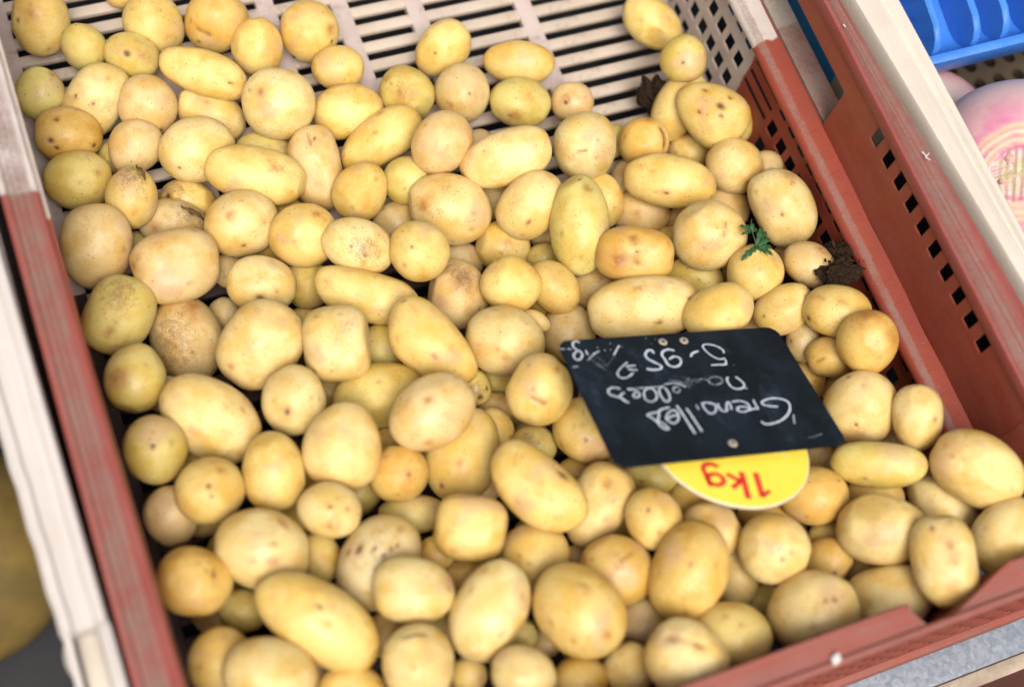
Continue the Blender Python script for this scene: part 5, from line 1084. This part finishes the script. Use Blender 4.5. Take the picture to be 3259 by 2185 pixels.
def turnip(x, y, z, rad, axis, label, seed):
    nseg, nring = 90, 150
    rng = np.random.default_rng(seed)
    ph = rng.uniform(0, 6.28, 4)
    V, mk = [], []
    for i in range(nring + 1):
        t = math.pi * i / nring                    # 0 = crown
        for j in range(nseg):
            a = 2 * math.pi * j / nseg
            r_ = math.sin(t) ** .86 if t < math.pi / 2 else math.sin(t) ** 1.05
            h = .80 * math.cos(t)
            h -= .12 * math.exp(-(t / .45) ** 2)   # dished crown
            wob = 1 + .02 * math.sin(2 * a + ph[0]) + .012 * math.sin(3 * a + ph[1])
            ringf = 0
            tt = t * (1 + .06 * math.sin(a + ph[2]) + .03 * math.sin(5 * a))
            for rc_, am in ((.24, .020), (.31, .016), (.39, .012)): ringf += am * math.exp(-((tt - rc_) / .028) ** 2)
            if t < .23: h += .012 * math.sin(9 * math.cos(a) * t / .1 + ph[0]) * math.sin(7 * math.sin(a) * t / .1 + ph[1])
            V.append((r_ * wob * rad, 0, 0) if False else (r_ * math.cos(a) * wob * rad, r_ * math.sin(a) * wob * rad, (h + ringf) * rad))
            pk = math.exp(-((t - .45) / .52) ** 2) * (.75 + .25 * math.sin(2 * a + ph[3]))
            br = sum(math.exp(-((tt - c_) / .035) ** 2) for c_ in (.27, .35, .43)) * .9
            gr = math.exp(-(t / .21) ** 4)
            mk.append((min(1, pk * .85 + .9 * math.exp(-((tt - .235) / .034) ** 2) + .9 * math.exp(-((tt - .31 - .02 * math.sin(3 * a)) / .022) ** 2) + .8 * math.exp(-((tt - .40) / .016) ** 2)), min(1, br), gr, 1))
    F = [(i * nseg + j, i * nseg + (j + 1) % nseg, (i + 1) * nseg + (j + 1) % nseg, (i + 1) * nseg + j) for i in range(nring) for j in range(nseg)]
    me = bpy.data.meshes.new('turnip'); me.from_pydata(V, [], F)
    me.polygons.foreach_set('use_smooth', [True] * len(F))
    at = me.attributes.new('marks', 'FLOAT_COLOR', 'POINT'); at.data.foreach_set('color', np.array(mk, dtype=np.float32).ravel())
    o = link('turnip', me, None, 'turnip', (x, y, RIM + z))
    o.rotation_mode = 'QUATERNION'; o.rotation_quaternion = Vector(axis).normalized().to_track_quat('Z', 'Y')
    tag(o, label, 'turnip', 'pink turnips in the cream crate')
    cr = MB()
    for k in range(7):
        a = rng.uniform(0, 6.28); d = rng.uniform(.0, .17) * rad; s_ = rng.uniform(.0022, .0042); hh = .655 * rad
        c_ = Vector((math.cos(a) * d, math.sin(a) * d, hh)); n_ = Vector((math.cos(a) * .5, math.sin(a) * .5, 1)).normalized()
        tip = c_ + n_ * rng.uniform(.0010, .0024)
        cr.prof([[c_ + Vector((math.cos(b_) * s_, math.sin(b_) * s_, 0)) for b_ in (0, 1.26, 2.5, 3.8, 5.0)], [tip + Vector((math.cos(b_) * s_ * .6, math.sin(b_) * s_ * .6, 0)) for b_ in (0, 1.26, 2.5, 3.8, 5.0)]])
    local(cr, 'crown_stub', 'stub', o, smooth=True)
    return o
M['stub'] = m_flat('cut_leaf_bases', (.50, .40, .27), (.50, .25, .27), .7, .2, 700, .4)
turnip(.4500, .2170, -.045, .0475, (-.56, -.30, .77), 'large pink and white turnip showing its cut crown, right edge', 5)
turnip(.4640, .1560, -.086, .036, (-.2, -.6, .5), 'reddish turnip under the large one, at the right edge below its crown', 12)
turnip(.5300, .2300, -.084, .038, (.5, .2, .6), 'turnip lying behind the large one, out past the right edge', 14)
turnip(.4550, .2830, -.092, .031, (.5, .5, .3), 'smaller dull white turnip half hidden behind the cream rim', 9)

# ------------------------------------------------------------------ blue crate lying on the rims at the upper right
bc = thing('blue_crate', 'bright blue ribbed plastic crate at the upper right, beyond the turnips', 'crate', (.50, .36, RIM - .03))
V3 = Vector((0, .974, .225)); N3 = Vector((0, -.225, .974)); B0 = Vector((.4215, .2810, -.030))
def bp(x, v, n): p = B0 + V3 * v + N3 * n; return (B0.x + x, p.y, p.z)
def bbox(x0, x1, v0, v1, n0, n1): return MB().hexa([bp(x, v, n) for x in (x0, x1) for v in (v0, v1) for n in (n0, n1)])
bbox(-.012, .30, .000, .0052, -.026, -.0055).build('base_lip', 'blue', bc, .0012)
us = [.0120]
for x_ in (.0175, .0405, .0585, .0785, .0985): us += [x_, x_ + .0125]
us += [.30]
MB().plate(us, [.0052, .060, .074, .098, .112, .140, .154, .20], lambda i, j: i % 2 == 1 and j % 2 == 1, lambda u, v, w_: bp(u, v, -.0189 - w_), .003).build('back_panel', 'blue', bc)
# pierced left part
us = [-.012 + .0 , -.009]; x = -.009
us = [-.012]
for i in range(3): us += [-.0105 + .0072 * i, -.0060 + .0072 * i]
us += [.0118]
vs = [.0062]
for j in range(14): vs += [.014 + .0125 * j, .020 + .0125 * j]
vs += [.20]
MB().plate(us, vs, lambda i, j: i % 2 == 1 and j % 2 == 1, lambda u, v, w_: bp(u, v, -.019 - w_), .003).build('pierced_panel', 'blue', bc, .0004, 1)
fx = [.0135, .0370, .0550, .0750, .0950, .115]
for i, x in enumerate(fx):
    hw = .0026
    rgs = []
    for v, n in ((.0055, -.0075), (.0075, -.0030), (.0115, .0008), (.018, .0030), (.05, .0040), (.20, .0040)):
        rgs.append([bp(x - hw, v, -.0188), bp(x - hw * .8, v, n - .0008), bp(x - hw * .45, v, n), bp(x + hw * .45, v, n), bp(x + hw * .8, v, n - .0008), bp(x + hw, v, -.0188)])
    MB().prof(rgs).build('fin', 'blue', bc, smooth=True)
    if i < len(fx) - 1:
        x1 = fx[i + 1]
        for v, n in ((.040 + .005 * (i % 2), -.0075), (.082, -.0075), (.125, -.0075)):
            bbox(x + hw - .0003, x1 - hw + .0003, v, v + .0018, -.0188, n).build('cross_rib', 'blue', bc, .0004, 1)
        rgs = []
        for k in range(9):
            a = R(90 * k / 8); q_ = .0135
            v_ = .0050 + q_ - q_ * math.cos(a); n_ = -.0060 - .0127 * math.sin(a)
            rgs.append([bp(x + hw - .0004, v_, n_), bp(x1 - hw + .0004, v_, n_), bp(x1 - hw + .0004, v_, -.0192), bp(x + hw - .0004, v_, -.0192)])
        MB().prof(rgs).build('cell_foot', 'blue', bc, smooth=True)
bbox(-.012, .30, .2002, .206, -.022, .003).build('far_lip', 'blue', bc)
